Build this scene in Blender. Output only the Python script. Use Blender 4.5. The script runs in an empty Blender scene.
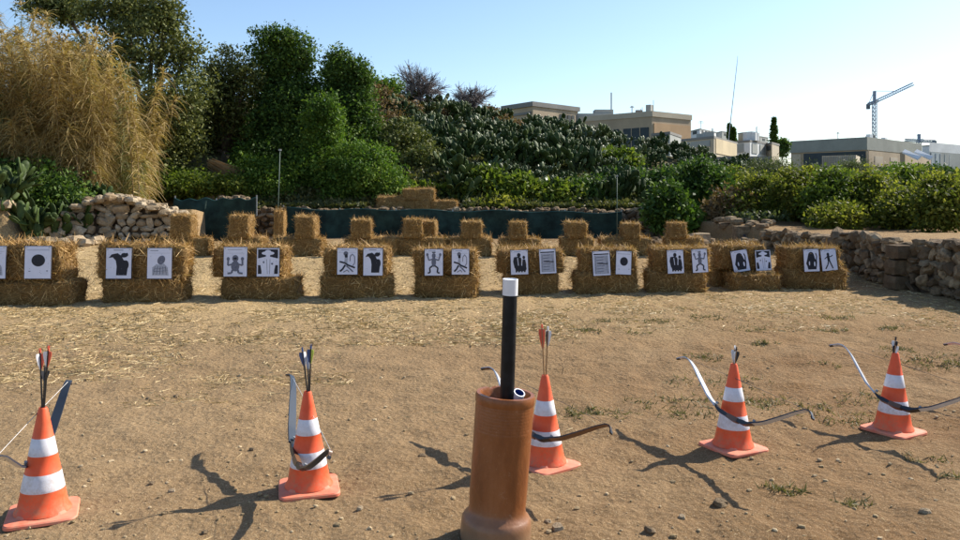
import bpy, math, random
import numpy as np
from mathutils import Vector, Matrix, noise
random.seed(7); RS = np.random.RandomState(11)
S = bpy.context.scene; COL = S.collection
R = math.radians
F = 800.0; CX = 480.0; HY = 195.0; CAMZ = 1.5

# ------------------------------------------------------------------ helpers
def P(px, py, d):                       # photo pixel at distance d (along y) -> world
    return Vector(((px-CX)/F*d, d, CAMZ-(py-HY)/F*d))
def sst(a, b, v):
    t = np.clip((v-a)/(b-a), 0, 1); return t*t*(3-2*t)
_tab = RS.rand(256, 256)
def vn(x, y, s=0):                       # value noise, vectorised, -1..1
    x = np.asarray(x, float)+s*17.3; y = np.asarray(y, float)+s*9.1
    xi = np.floor(x).astype(int); yi = np.floor(y).astype(int)
    fx = x-xi; fy = y-yi; fx = fx*fx*(3-2*fx); fy = fy*fy*(3-2*fy)
    a = _tab[xi & 255, yi & 255]; b = _tab[(xi+1) & 255, yi & 255]
    c = _tab[xi & 255, (yi+1) & 255]; d = _tab[(xi+1) & 255, (yi+1) & 255]
    return ((a*(1-fx)+b*fx)*(1-fy)+(c*(1-fx)+d*fx)*fy)*2-1
def terrace_edge(x):                     # where the raised ground begins, left and middle
    x = np.asarray(x, float)
    e = np.where(x < -10.6, 18.2, np.where(x < -7.5, 20.6, 24.5))
    return e
def gz(x, y):
    x = np.asarray(x, float); y = np.asarray(y, float)
    z = 0.15*sst(6, 9.6, y)+0.25*sst(11.7, 13.8, y)-0.17*sst(15, 23.5, y)
    z = z+0.012*vn(x*1.1, y*1.1, 1)*sst(0, 1, 30-y)
    # middle terrace and hill
    tl = sst(0, .3, y-terrace_edge(x))*(1-sst(5.2, 6.6, x))
    ridge = np.interp(x, [-40, -5.2, 1, 6.3, 11.5, 18, 40], [6.2, 6.4, 5.2, 4.25, 3.2, 1.8, 1.2])
    z = z+tl*(0.85+0.15*vn(x*.6, y*.6, 2)*sst(.3, 2, y-terrace_edge(x)))
    hl = np.clip((y-25.6)/16.0, 0, 1); hl = 1-(1-hl)**1.35
    z = z*(1-hl)+hl*ridge
    # right terrace behind the dry stone wall
    rx = 6.3-np.clip(y-17, 0, 20)*.12
    tr = sst(0, .25, x-rx)*(1-sst(30, 42, y))
    z = z*(1-tr)+tr*(0.72+0.5*sst(16, 34, y)+.05*vn(x, y, 4))
    far = sst(46, 75, y)
    z = z*(1-far)+far*(2.0+.4*vn(x*.03, y*.03, 3))
    return z
def g1(x, y): return float(gz(x, y))
def onground(px, py):                    # pixel on the ground -> world
    lo, hi = 2.0, 60.0
    for i in range(50):
        m = (lo+hi)/2; p = P(px, py, m)
        if p.z > g1(p.x, p.y): lo = m
        else: hi = m
    p = P(px, py, lo); return Vector((p.x, p.y, g1(p.x, p.y)))

def tag(o, label=None, cat=None, group=None, kind=None):
    if label: o['label'] = label
    if cat: o['category'] = cat
    if group: o['group'] = group
    if kind: o['kind'] = kind
    return o
def empty(name, loc, rz=0, label=None, cat=None, group=None):
    o = bpy.data.objects.new(name, None); COL.objects.link(o)
    o.location = loc; o.rotation_euler = (0, 0, rz); o.empty_display_size = .1
    return tag(o, label, cat, group)
def link(name, me, mats, parent=None, loc=None, rz=None):
    if not isinstance(mats, (list, tuple)): mats = [mats]
    if len(me.materials) == 0:
        for m in mats: me.materials.append(m)
    o = bpy.data.objects.new(name, me); COL.objects.link(o)
    if parent: o.parent = parent
    if loc is not None: o.location = loc
    if rz is not None: o.rotation_euler = (0, 0, rz)
    return o
def np_mesh(name, v, f, smooth=False, mi=None):   # f: (n,4) or (n,3) numpy
    me = bpy.data.meshes.new(name); n, k = f.shape
    me.vertices.add(len(v)); me.vertices.foreach_set('co', np.asarray(v, np.float32).ravel())
    me.loops.add(n*k); me.loops.foreach_set('vertex_index', f.astype(np.int32).ravel())
    me.polygons.add(n)
    me.polygons.foreach_set('loop_start', np.arange(0, n*k, k, dtype=np.int32))
    me.polygons.foreach_set('loop_total', np.full(n, k, dtype=np.int32))
    if smooth: me.polygons.foreach_set('use_smooth', np.ones(n, bool))
    if mi is not None: me.polygons.foreach_set('material_index', mi.astype(np.int32))
    me.update(calc_edges=True); me.validate()
    return me
class MB:
    def __init__(s): s.v = []; s.f = []; s.m = []
    def add(s, vs, fs, m=0):
        b = len(s.v); s.v += [tuple(p) for p in vs]; s.f += [tuple(i+b for i in f) for f in fs]; s.m += [m]*len(fs)
    def box(s, c, h, rz=0, m=0, tilt=None):
        M = Matrix.Rotation(rz, 3, 'Z')
        if tilt is not None: M = M @ tilt
        c = Vector(c)
        vs = [c+M @ Vector((x*h[0], y*h[1], z*h[2])) for x in (-1, 1) for y in (-1, 1) for z in (-1, 1)]
        s.add(vs, [(0,1,3,2),(4,6,7,5),(0,4,5,1),(2,3,7,6),(0,2,6,4),(1,5,7,3)], m)
    def tube(s, pts, rad, n=8, m=0, caps=True, flat=None):
        pts = [Vector(p) for p in pts]; k = len(pts)
        if not hasattr(rad, '__len__'): rad = [rad]*k
        vs = []; up = Vector((0, 0, 1))
        t0 = (pts[1]-pts[0]).normalized()
        if abs(t0.dot(up)) > .95: up = Vector((1, 0, 0))
        a = t0.cross(up).normalized()
        for i in range(k):
            t = (pts[min(i+1, k-1)]-pts[max(i-1, 0)]).normalized()
            a = (a-t*a.dot(t)).normalized(); b = t.cross(a)
            for j in range(n):
                q = 2*math.pi*j/n
                vs.append(pts[i]+(a*math.cos(q)+b*math.sin(q))*rad[i])
        fs = [(i*n+j, i*n+(j+1) % n, (i+1)*n+(j+1) % n, (i+1)*n+j) for i in range(k-1) for j in range(n)]
        if caps: fs += [tuple(range(n-1, -1, -1)), tuple((k-1)*n+j for j in range(n))]
        s.add(vs, fs, m)
    def lathe(s, prof, n=32, m=0, mfun=None):          # prof: (r,z); closed at r=0 if given
        vs = []; fs = []; ms = []
        for r, z in prof:
            for j in range(n):
                q = 2*math.pi*j/n; vs.append((r*math.cos(q), r*math.sin(q), z))
        for i in range(len(prof)-1):
            for j in range(n):
                fs.append((i*n+j, i*n+(j+1) % n, (i+1)*n+(j+1) % n, (i+1)*n+j)); ms.append(m if mfun is None else mfun((prof[i][1]+prof[i+1][1])/2))
        b = len(s.v); s.v += vs; s.f += [tuple(i+b for i in f) for f in fs]; s.m += ms
    def prism(s, pts, z0, z1, m=0):
        n = len(pts)
        vs = [(p[0], p[1], z0) for p in pts]+[(p[0], p[1], z1) for p in pts]
        fs = [(i, (i+1) % n, n+(i+1) % n, n+i) for i in range(n)]+[tuple(range(n-1, -1, -1)), tuple(range(n, 2*n))]
        s.add(vs, fs, m)
    def mesh(s, name, smooth=False, angle=None):
        me = bpy.data.meshes.new(name); me.from_pydata(s.v, [], s.f); me.update()
        me.polygons.foreach_set('material_index', s.m)
        if smooth: me.polygons.foreach_set('use_smooth', [True]*len(s.f))
        if angle:
            me.polygons.foreach_set('use_smooth', [True]*len(s.f)); me.set_sharp_from_angle(angle=R(angle))
        return me

# ------------------------------------------------------------------ materials
def srgb(r, g, b):
    f = lambda c: (c/255/12.92) if c/255 <= .04045 else ((c/255+.055)/1.055)**2.4
    return (f(r), f(g), f(b), 1)
class NT:
    def __init__(s, name):
        s.mat = bpy.data.materials.new(name); s.mat.use_nodes = True
        s.t = s.mat.node_tree; s.t.nodes.clear()
        s.out = s.n('ShaderNodeOutputMaterial')
    def n(s, typ, **kw):
        nd = s.t.nodes.new(typ)
        for k, v in kw.items():
            if k == 'inp':
                for a, b in v.items(): nd.inputs[a].default_value = b
            else: setattr(nd, k, v)
        return nd
    def l(s, a, b): s.t.links.new(a, b)
    def ramp(s, fac, stops):
        r = s.n('ShaderNodeValToRGB'); e = r.color_ramp.elements
        while len(e) < len(stops): e.new(.5)
        for i, (p, c) in enumerate(stops):
            e[i].position = p; e[i].color = c if len(c) == 4 else (*c, 1)
        s.l(fac, r.inputs[0]); return r.outputs[0]
    def noise(s, scale, detail=4, rough=.6, vec=None, off=None):
        nz = s.n('ShaderNodeTexNoise', inp={'Scale': scale, 'Detail': detail, 'Roughness': rough})
        if vec is not None: s.l(vec, nz.inputs['Vector'])
        return nz.outputs[0]
    def mix(s, fac, a, b, mode='MIX'):
        m = s.n('ShaderNodeMix', data_type='RGBA', blend_type=mode)
        for k, v in ((0, fac), (6, a), (7, b)):
            if hasattr(v, 'is_output'): s.l(v, m.inputs[k])
            else: m.inputs[k].default_value = v
        return m.outputs[2]
def rgba(c): return (*c, 1) if len(c) == 3 else c
def plain(name, c, rough=.6, metal=0, var=.12, scale=8, bump=0, c2=None, spec=.5):
    T = NT(name); b = T.n('ShaderNodeBsdfPrincipled', inp={'Roughness': rough, 'Metallic': metal, 'Specular IOR Level': spec})
    co = T.n('ShaderNodeTexCoord').outputs['Object']
    nz = T.noise(scale, 5, .65, co)
    lo = rgba([x*(1-var) for x in c[:3]]); hi = rgba([min(1, x*(1+var)) for x in c[:3]]) if c2 is None else rgba(c2)
    T.l(T.ramp(nz, [(.35, lo), (.65, hi)]), b.inputs['Base Color'])
    if bump:
        bp = T.n('ShaderNodeBump', inp={'Strength': bump, 'Distance': .02}); T.l(T.noise(scale*6, 5, .7, co), bp.inputs['Height']); T.l(bp.outputs[0], b.inputs['Normal'])
    T.l(b.outputs[0], T.out.inputs[0]); return T.mat
def leafmat(name, cols, rough=.5, trans=.35, spec=.4):
    T = NT(name); g = T.n('ShaderNodeNewGeometry')
    co = T.n('ShaderNodeTexCoord').outputs['Object']
    mx = T.n('ShaderNodeMath', operation='MULTIPLY_ADD', inp={1: .55, 2: 0}); T.l(g.outputs['Random Per Island'], mx.inputs[0])
    m2 = T.n('ShaderNodeMath', operation='MULTIPLY_ADD', inp={1: .9}); T.l(T.noise(.55, 3, .6, co), m2.inputs[0]); T.l(mx.outputs[0], m2.inputs[2])
    m3 = T.n('ShaderNodeMath', operation='SUBTRACT', inp={1: .2}); T.l(m2.outputs[0], m3.inputs[0])
    n = len(cols); c = T.ramp(m3.outputs[0], [(.08+.84*i/(n-1), rgba(x)) for i, x in enumerate(cols)])
    b = T.n('ShaderNodeBsdfPrincipled', inp={'Roughness': rough, 'Specular IOR Level': spec}); T.l(c, b.inputs['Base Color'])
    t = T.n('ShaderNodeBsdfTranslucent'); T.l(T.mix(.5, c, (.5, .6, .12, 1), 'OVERLAY'), t.inputs[0])
    m = T.n('ShaderNodeMixShader', inp={0: trans}); T.l(b.outputs[0], m.inputs[1]); T.l(t.outputs[0], m.inputs[2])
    T.l(m.outputs[0], T.out.inputs[0]); return T.mat

def ground_mat():
    T = NT('dirt'); g = T.n('ShaderNodeNewGeometry').outputs['Position']
    b = T.n('ShaderNodeBsdfPrincipled', inp={'Roughness': .95, 'Specular IOR Level': .1})
    big = T.noise(.7, 5, .6, g); mid = T.noise(5, 6, .7, g); fine = T.noise(42, 6, .75, g)
    c = T.ramp(mid, [(.25, (.145, .090, .041)), (.5, (.265, .172, .082)), (.75, (.42, .285, .146))])
    c = T.mix(.55, c, T.ramp(big, [(.3, (.175, .112, .055)), (.5, (.27, .178, .093)), (.7, (.37, .255, .140))]))
    c = T.mix(.4, c, T.ramp(fine, [(.3, (.10, .06, .03)), (.55, (.27, .18, .095)), (.72, (.52, .385, .23))]))
    sp = T.n('ShaderNodeSeparateXYZ'); T.l(g, sp.inputs[0])
    gx = T.n('ShaderNodeMapRange', inp={1: -1.8, 2: 2.4, 3: 0, 4: 1}); T.l(sp.outputs[0], gx.inputs[0])
    gn = T.n('ShaderNodeMath', operation='MULTIPLY', use_clamp=True); T.l(gx.outputs[0], gn.inputs[0]); T.l(T.ramp(T.noise(.9, 4, .65, g), [(.30, (.25, .25, .25)), (.62, (1, 1, 1))]), gn.inputs[1])
    c = T.mix(gn.outputs[0], c, (.70, .585, .48, 1), 'MULTIPLY')
    grit = T.noise(150, 3, .8, g)
    c = T.mix(T.ramp(grit, [(.56, (0, 0, 0)), (.66, (.75, .75, .75))]), c, (.58, .45, .28, 1))
    c = T.mix(T.ramp(grit, [(.33, (.6, .6, .6)), (.40, (0, 0, 0))]), c, (.12, .07, .032, 1))
    # straw trodden into the soil round the bale rows
    sep = T.n('ShaderNodeSeparateXYZ'); T.l(g, sep.inputs[0])
    mr = T.n('ShaderNodeMapRange', inp={1: 7.2, 2: 10.2, 3: 0, 4: 1}); T.l(sep.outputs[1], mr.inputs[0])
    mr2 = T.n('ShaderNodeMapRange', inp={1: 22, 2: 16, 3: 0, 4: 1}); T.l(sep.outputs[1], mr2.inputs[0])
    mr3 = T.n('ShaderNodeMapRange', inp={1: 7.5, 2: -4, 3: .35, 4: 1}); T.l(sep.outputs[0], mr3.inputs[0])
    mul = T.n('ShaderNodeMath', operation='MULTIPLY'); T.l(mr.outputs[0], mul.inputs[0]); T.l(mr2.outputs[0], mul.inputs[1])
    mulx = T.n('ShaderNodeMath', operation='MULTIPLY'); T.l(mul.outputs[0], mulx.inputs[0]); T.l(mr3.outputs[0], mulx.inputs[1])
    mp = T.n('ShaderNodeMapping', inp={'Scale': (1, 2.2, 1)}); T.l(g, mp.inputs[0])
    sn = T.noise(14, 6, .75, mp.outputs[0]); sm = T.ramp(sn, [(.36, (0, 0, 0)), (.58, (1, 1, 1))])
    mul2 = T.n('ShaderNodeMath', operation='MULTIPLY'); T.l(mulx.outputs[0], mul2.inputs[0]); T.l(sm, mul2.inputs[1])
    c = T.mix(mul2.outputs[0], c, T.ramp(fine, [(.3, (.30, .205, .09)), (.7, (.58, .43, .22))]))
    # rough green-brown land far behind
    mf = T.n('ShaderNodeMapRange', inp={1: 25, 2: 30, 3: 0, 4: 1}); T.l(sep.outputs[1], mf.inputs[0])
    c = T.mix(mf.outputs[0], c, T.ramp(big, [(.3, (.05, .06, .02)), (.7, (.15, .12, .06))]))
    T.l(c, b.inputs['Base Color'])
    h = T.mix(.5, mid, fine)
    vo = T.n('ShaderNodeTexVoronoi', inp={'Scale': 26}); T.l(g, vo.inputs['Vector'])
    h = T.mix(.25, h, vo.outputs[0])
    bp = T.n('ShaderNodeBump', inp={'Strength': 1, 'Distance': .04}); T.l(h, bp.inputs['Height']); T.l(bp.outputs[0], b.inputs['Normal'])
    T.l(b.outputs[0], T.out.inputs[0]); return T.mat
def straw_body():
    T = NT('straw_body'); co = T.n('ShaderNodeTexCoord').outputs['Object']
    b = T.n('ShaderNodeBsdfPrincipled', inp={'Roughness': .85, 'Specular IOR Level': .15})
    mp = T.n('ShaderNodeMapping', inp={'Scale': (1.2, 3, 4.5), 'Rotation': (.3, .1, .2)}); T.l(co, mp.inputs[0])
    a = T.noise(16, 7, .8, mp.outputs[0]); bb = T.noise(4, 4, .6, co)
    c = T.ramp(a, [(.32, (.10, .052, .014)), (.5, (.29, .17, .058)), (.68, (.54, .37, .155))])
    c = T.mix(.35, c, T.ramp(bb, [(.35, (.12, .062, .02)), (.65, (.29, .175, .065))]))
    T.l(c, b.inputs['Base Color'])
    bp = T.n('ShaderNodeBump', inp={'Strength': 1, 'Distance': .03}); T.l(a, bp.inputs['Height']); T.l(bp.outputs[0], b.inputs['Normal'])
    T.l(b.outputs[0], T.out.inputs[0]); return T.mat
M = {}
M['ground'] = ground_mat()
M['straw_body'] = straw_body()
M['straw'] = leafmat('straw', [(0.143, 0.0666, 0.018), (0.312, 0.1728, 0.054), (0.546, 0.3328, 0.12), (0.91, 0.64, 0.288)], .6, .15, .3)
M['straw_loose'] = leafmat('straw_loose', [(0.288, 0.198, 0.09), (0.48, 0.348, 0.168), (0.744, 0.588, 0.336)], .6, .1, .3)
def stonemat(name, c1, c2, cd):
    T = NT(name); b = T.n('ShaderNodeBsdfPrincipled', inp={'Roughness': .92, 'Specular IOR Level': .15}); g = T.n('ShaderNodeNewGeometry'); co = T.n('ShaderNodeTexCoord').outputs['Object']
    c = T.ramp(g.outputs['Random Per Island'], [(0, c1), (.55, [(a+q)/2 for a, q in zip(c1, c2)]), (1, c2)])
    c = T.mix(T.ramp(T.noise(7, 6, .75, co), [(.42, (.75, .75, .75)), (.62, (0, 0, 0))]), c, rgba(cd))
    T.l(c, b.inputs['Base Color']); bp = T.n('ShaderNodeBump', inp={'Strength': .8, 'Distance': .03}); T.l(T.noise(18, 6, .75, co), bp.inputs['Height']); T.l(bp.outputs[0], b.inputs['Normal'])
    T.l(b.outputs[0], T.out.inputs[0]); return T.mat
M['stone_old'] = plain('limestone', (.30, .23, .15), .9, 0, .35, 3, .6, c2=(.50, .42, .30))
M['stone_dark_old'] = plain('weathered_limestone', (.105, .062, .030), .9, 0, .4, 2.5, .8, c2=(.30, .205, .115))
M['stone'] = stonemat('limestone', (.30, .22, .13), (.58, .49, .35), (.24, .17, .10))
M['stone_dark'] = stonemat('weathered_stone', (.14, .095, .055), (.44, .33, .20), (.09, .06, .035))
M['earth'] = plain('earth', (.10, .065, .038), .95, 0, .3, 5, .6)
M['pebble'] = leafmat('pebble', [(.20, .14, .07), (.34, .25, .14), (.55, .43, .27)], .9, 0, .1)
M['bark'] = plain('bark', (.10, .07, .045), .9, 0, .3, 6, .6)
M['cane'] = plain('cane_stem', (.26, .17, .07), .7, 0, .3, 3, 0)
M['cane_leaf'] = leafmat('cane_leaf', [(.125, .08, .022), (.285, .187, .056), (.435, .31, .105), (.66, .505, .235)], .6, .3)
M['cane_green'] = leafmat('cane_green', [(.07, .10, .025), (.15, .16, .045), (.25, .22, .07)], .6, .3)
M['olive'] = leafmat('olive_leaf', [(0.0286, 0.0416, 0.0096), (0.0676, 0.0845, 0.0216), (0.143, 0.156, 0.042), (0.26, 0.26, 0.078)], .62, .2, .2)
M['dkgreen'] = leafmat('dark_leaf', [(0.015, 0.0319, 0.007), (0.039, 0.0783, 0.014), (0.087, 0.1522, 0.0252), (0.18, 0.2465, 0.042)], .62, .28, .2)
M['ivy'] = leafmat('ivy_leaf', [(0.0243, 0.0546, 0.0084), (0.0607, 0.1235, 0.0168), (0.1215, 0.2015, 0.0288), (0.2295, 0.299, 0.048)], .62, .34, .2)
M['bright'] = leafmat('bright_leaf', [(.03, .055, .009), (.075, .115, .017), (.15, .20, .028), (.27, .28, .045)], .62, .4, .2)
M['yellow'] = leafmat('yellowgreen_leaf', [(.035, .055, .010), (.09, .115, .018), (.19, .195, .032), (.38, .34, .07)], .6, .5, .2)
M['tamarisk'] = leafmat('feathery_leaf', [(.045, .06, .022), (.085, .105, .035), (.14, .16, .055)], .6, .35)
M['twig'] = leafmat('bare_twig', [(.11, .10, .10), (.20, .175, .17), (.24, .19, .17)], .8, 0)
M['undergrowth'] = leafmat('undergrowth_leaf', [(.03, .035, .01), (.06, .075, .018), (.12, .12, .035), (.20, .17, .06)], .6, .3)
M['brownveg'] = leafmat('dry_brush', [(.10, .06, .025), (.19, .12, .05), (.28, .19, .08)], .8, .2)
M['cactus'] = plain('cactus_pad', (.024, .046, .010), .62, 0, .35, 2.5, 0, c2=(.07, .105, .026), spec=.2)
M['cactus_l'] = plain('cactus_pad_pale', (.045, .07, .018), .45, 0, .35, 2.5, 0, c2=(.14, .17, .055), spec=.4)
def conemat(name, c1, c2, dust, lo, hi, rough):
    T = NT(name); b = T.n('ShaderNodeBsdfPrincipled', inp={'Roughness': rough, 'Specular IOR Level': .3}); co = T.n('ShaderNodeTexCoord').outputs['Object']; oi = T.n('ShaderNodeObjectInfo')
    va = T.n('ShaderNodeVectorMath', operation='ADD'); T.l(co, va.inputs[0]); T.l(oi.outputs['Random'], va.inputs[1])
    c = T.ramp(T.noise(7, 5, .7, va.outputs[0]), [(.35, c1), (.65, c2)])
    sep = T.n('ShaderNodeSeparateXYZ'); T.l(co, sep.inputs[0]); mr = T.n('ShaderNodeMapRange', inp={1: lo, 2: hi, 3: .55, 4: .06}); T.l(sep.outputs[2], mr.inputs[0])
    sc = T.ramp(T.noise(30, 7, .8, va.outputs[0]), [(.45, (0, 0, 0)), (.62, (1, 1, 1))]); mu = T.n('ShaderNodeMath', operation='MULTIPLY'); T.l(mr.outputs[0], mu.inputs[0]); T.l(sc, mu.inputs[1])
    c = T.mix(mu.outputs[0], c, rgba(dust)); T.l(c, b.inputs['Base Color']); T.l(b.outputs[0], T.out.inputs[0]); return T.mat
M['orange'] = conemat('cone_orange', (.78, .095, .03), (.86, .15, .055), (.42, .24, .13), .02, .22, .5)
M['orange_base'] = conemat('cone_faded_orange', (.70, .16, .085), (.80, .28, .18), (.45, .29, .17), .0, .5, .65)
M['white_band'] = conemat('reflective_white', (.70, .69, .73), (.78, .77, .80), (.45, .36, .28), .1, .5, .45)
M['black'] = plain('black_paint', (.012, .013, .015), .35, 0, .2, 12)
M['limb_silver'] = plain('limb_silver', (.55, .57, .60), .3, .2, .1, 5)
M['limb_blue'] = plain('limb_greyblue', (.030, .042, .060), .45, 0, .1, 5, spec=.3)
M['limb_dark'] = plain('limb_dark', (.04, .024, .016), .4, 0, .15, 6)
M['limb_brown'] = plain('limb_brown', (.14, .07, .035), .35, 0, .15, 6)
M['limb_pink'] = plain('limb_pink', (.70, .45, .42), .35, 0, .1, 6)
M['string'] = plain('string_white', (.65, .63, .6), .7)
M['string_dark'] = plain('string_dark', (.05, .05, .05), .7)
M['shaft_dark'] = plain('shaft_carbon', (.02, .02, .02), .4)
M['shaft_wood'] = plain('shaft_wood', (.34, .19, .08), .5)
M['v_red'] = plain('vane_orange_red', (.75, .12, .06), .5)
M['v_white'] = plain('vane_white', (.80, .80, .80), .5)
M['v_blue'] = plain('vane_blue', (.05, .09, .22), .5)
M['v_black'] = plain('vane_black', (.02, .02, .025), .5)
M['v_yellow'] = plain('vane_yellow', (.55, .65, .10), .5)
M['net'] = plain('shade_net', (.009, .021, .016), .8, 0, .35, 2.2, .3, c2=(.022, .05, .040), spec=.2)
M['net_hem'] = plain('net_hem', (.015, .08, .075), .7)
M['pole_green'] = plain('pole_green', (.08, .12, .09), .6)
M['metal'] = plain('galvanised', (.33, .34, .34), .45, .6, .15, 5)
M['paper'] = plain('paper', (.70, .72, .84), .8, 0, .03, 12)
M['matt_dark'] = plain('dark_slab', (.05, .045, .05), .8)
M['ink'] = plain('ink_black', (.012, .013, .022), .7)
M['ink_grey'] = plain('ink_grey', (.14, .15, .20), .8, 0, .3, 60)
M['ink_pale'] = plain('ink_pale', (.38, .40, .47), .8, 0, .2, 60)
M['tube_white'] = plain('tube_white', (.75, .75, .76), .5, 0, .05)
M['tube_black'] = plain('tube_black', (.004, .005, .006), .45, 0, .3, 18, c2=(.012, .014, .017), spec=.25)
M['tube_blue'] = plain('tube_blue', (.02, .05, .22), .4)

def terracotta():
    T = NT('terracotta'); co = T.n('ShaderNodeTexCoord').outputs['Object']
    b = T.n('ShaderNodeBsdfPrincipled', inp={'Roughness': .38, 'Specular IOR Level': .45})
    mp = T.n('ShaderNodeMapping', inp={'Scale': (1, 1, .35)}); T.l(co, mp.inputs[0])
    c = T.ramp(T.noise(9, 6, .65, mp.outputs[0]), [(.3, (.165, .050, .013)), (.5, (.245, .080, .021)), (.72, (.34, .125, .042))])
    c = T.mix(T.ramp(T.noise(26, 6, .8, co), [(.60, (0, 0, 0)), (.70, (.5, .5, .5))]), c, (.45, .30, .18, 1))
    sep = T.n('ShaderNodeSeparateXYZ'); T.l(co, sep.inputs[0])
    ds = T.n('ShaderNodeMapRange', inp={1: .16, 2: .03, 3: 0, 4: .75}); T.l(sep.outputs[2], ds.inputs[0])
    c = T.mix(ds.outputs[0], c, (.28, .19, .115, 1))
    T.l(c, b.inputs['Base Color'])
    bp = T.n('ShaderNodeBump', inp={'Strength': .25, 'Distance': .01}); T.l(T.noise(40, 5, .7, co), bp.inputs['Height']); T.l(bp.outputs[0], b.inputs['Normal'])
    T.l(b.outputs[0], T.out.inputs[0]); return T.mat
M['terracotta'] = terracotta()

# ------------------------------------------------------------------ ground
def axis(dense, step, lo, hi, grow=1.18, first=None):
    a, b = dense; xs = list(np.arange(a, b, step)); s = first or step*2
    v = b
    while v < hi: xs.append(v); v += s; s *= grow
    xs.append(hi); v = a; s = first or step*2; left = []
    while v > lo:
        v -= s; s *= grow; left.append(max(v, lo))
    return np.array(sorted(set(np.round(left+xs, 4))))
xs = axis((-8.2, 8.2), .045, -3500, 3500, 1.16)
ys = np.concatenate([np.array([-3500, -900, -250, -80, -30, -12, -6, -3, -1, 0, 1, 1.8]), np.arange(2.4, 8, .035), np.arange(8, 14, .06), np.arange(14, 27, .1),
                     np.arange(27, 60, .6), 60*1.2**np.arange(0, 23), [4500]])
X, Y = np.meshgrid(xs, ys); Z = gz(X, Y)
det = (1-sst(10, 24, Y))*sst(0, 2, Y)
# soft scuffs and footprints in the loose soil
Z = Z+det*(.019*np.abs(vn(X*3.1, Y*3.1, 5))+.013*vn(X*9, Y*9, 6)+.0075*vn(X*21, Y*21, 7)*(1-sst(6, 10, Y))+.004*vn(X*43, Y*43, 17)*(1-sst(5, 8, Y)))
fp = np.clip(vn(X*4.7, Y*4.1, 8)-.55, 0, 1); Z = Z-det*.028*fp
nx, ny = len(xs), len(ys)
idx = np.arange(nx*ny).reshape(ny, nx)
Fq = np.stack([idx[:-1, :-1], idx[:-1, 1:], idx[1:, 1:], idx[1:, :-1]], -1).reshape(-1, 4)
me = np_mesh('ground', np.stack([X, Y, Z], -1).reshape(-1, 3), Fq, True)
tag(link('ground', me, M['ground']), 'brown earth field with trodden straw', None, None, 'structure')

# ------------------------------------------------------------------ scatter helpers
def ribbons(base, dirs, length, width, curve=0.15, seg=2, rs=RS, grav=0):
    """thin bent ribbons; returns verts, faces"""
    n = len(base); d = dirs/np.linalg.norm(dirs, axis=1, keepdims=True)
    r = rs.normal(size=(n, 3)); s = np.cross(d, r); s /= np.linalg.norm(s, axis=1, keepdims=True)+1e-9
    u = np.cross(d, s); L = length[:, None]; W = width[:, None]
    cv = (rs.rand(n, 1)-.3)*2*curve
    vs = []
    for i in range(seg+1):
        t = i/seg; c = base+d*L*t+u*L*cv*t*t-np.array([0, 0, grav])*L*t*t
        w = W*(1-.75*t)*.5
        vs += [c-s*w, c+s*w]
    V = np.stack(vs, 1).reshape(-1, 3); k = 2*(seg+1)
    o = (np.arange(n)*k)[:, None]
    f = np.concatenate([o+np.array([[2*i, 2*i+1, 2*i+3, 2*i+2]]) for i in range(seg)], 0)
    return V, f
def leaves(c, nrm, length, width, droop=0.0, rs=RS):
    """diamond leaves slightly folded: nrm = preferred outward direction"""
    n = len(c)
    d = rs.normal(size=(n, 3))+nrm*.6; d[:, 2] -= droop
    d /= np.linalg.norm(d, axis=1, keepdims=True)
    r = rs.normal(size=(n, 3))+nrm*.9+np.array([0, 0, .5]); s = np.cross(d, r); s /= np.linalg.norm(s, axis=1, keepdims=True)+1e-9
    u = np.cross(s, d); L = length[:, None]; W = width[:, None]
    V = np.stack([c, c+d*L*.45+s*W*.5+u*W*.12, c+d*L, c+d*L*.45-s*W*.5+u*W*.12], 1).reshape(-1, 3)
    f = (np.arange(n)*4)[:, None]+np.array([[0, 1, 2, 3]])
    return V, f
def merge(parts):
    V = []; Fs = []; b = 0
    for v, f in parts: V.append(v); Fs.append(f+b); b += len(v)
    return np.concatenate(V), np.concatenate(Fs)

def crown_mesh(lobes, nclump, per, lsize, seed, spread=.34, aspect=.55, fill=.35, droop=.1):
    """lobes: (cx,cy,cz,rx,ry,rz) local. Clumps of leaves over lobes."""
    rs = np.random.RandomState(seed); lob = np.array(lobes, float)
    area = (lob[:, 3]*lob[:, 5]+lob[:, 3]*lob[:, 4]); pr = area/area.sum()
    k = rs.choice(len(lob), nclump, p=pr); L = lob[k]
    d = rs.normal(size=(nclump, 3)); d /= np.linalg.norm(d, axis=1, keepdims=True)
    rad = np.where(rs.rand(nclump) < fill, rs.rand(nclump)**.6*.85, .8+.32*rs.rand(nclump)**1.5)
    nz_ = vn(d[:, 0]*2.3+k*3.1+seed, d[:, 1]*2.3+d[:, 2]*2.9, 50)+.5*vn(d[:, 0]*5+k*1.7, d[:, 2]*5+d[:, 1]*4+seed, 51)
    rad = rad*(1+.36*nz_)+np.where(rs.rand(nclump) < .06, .22*rs.rand(nclump), 0)
    c = L[:, :3]+d*L[:, 3:]*rad[:, None]
    cs = spread*(.5+rs.rand(nclump)*.9)
    per_i = np.repeat(np.arange(nclump), per)
    off = np.clip(rs.normal(size=(len(per_i), 3)), -1.7, 1.7)*cs[per_i][:, None]*np.array([1, 1, .75])*.6
    pts = c[per_i]+off
    nrm = d[per_i]
    ln = lsize*(.5+1.0*rs.rand(len(pts))**1.3)
    v, f = leaves(pts, nrm, ln, ln*aspect, droop, rs)
    return v, f, c
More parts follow.
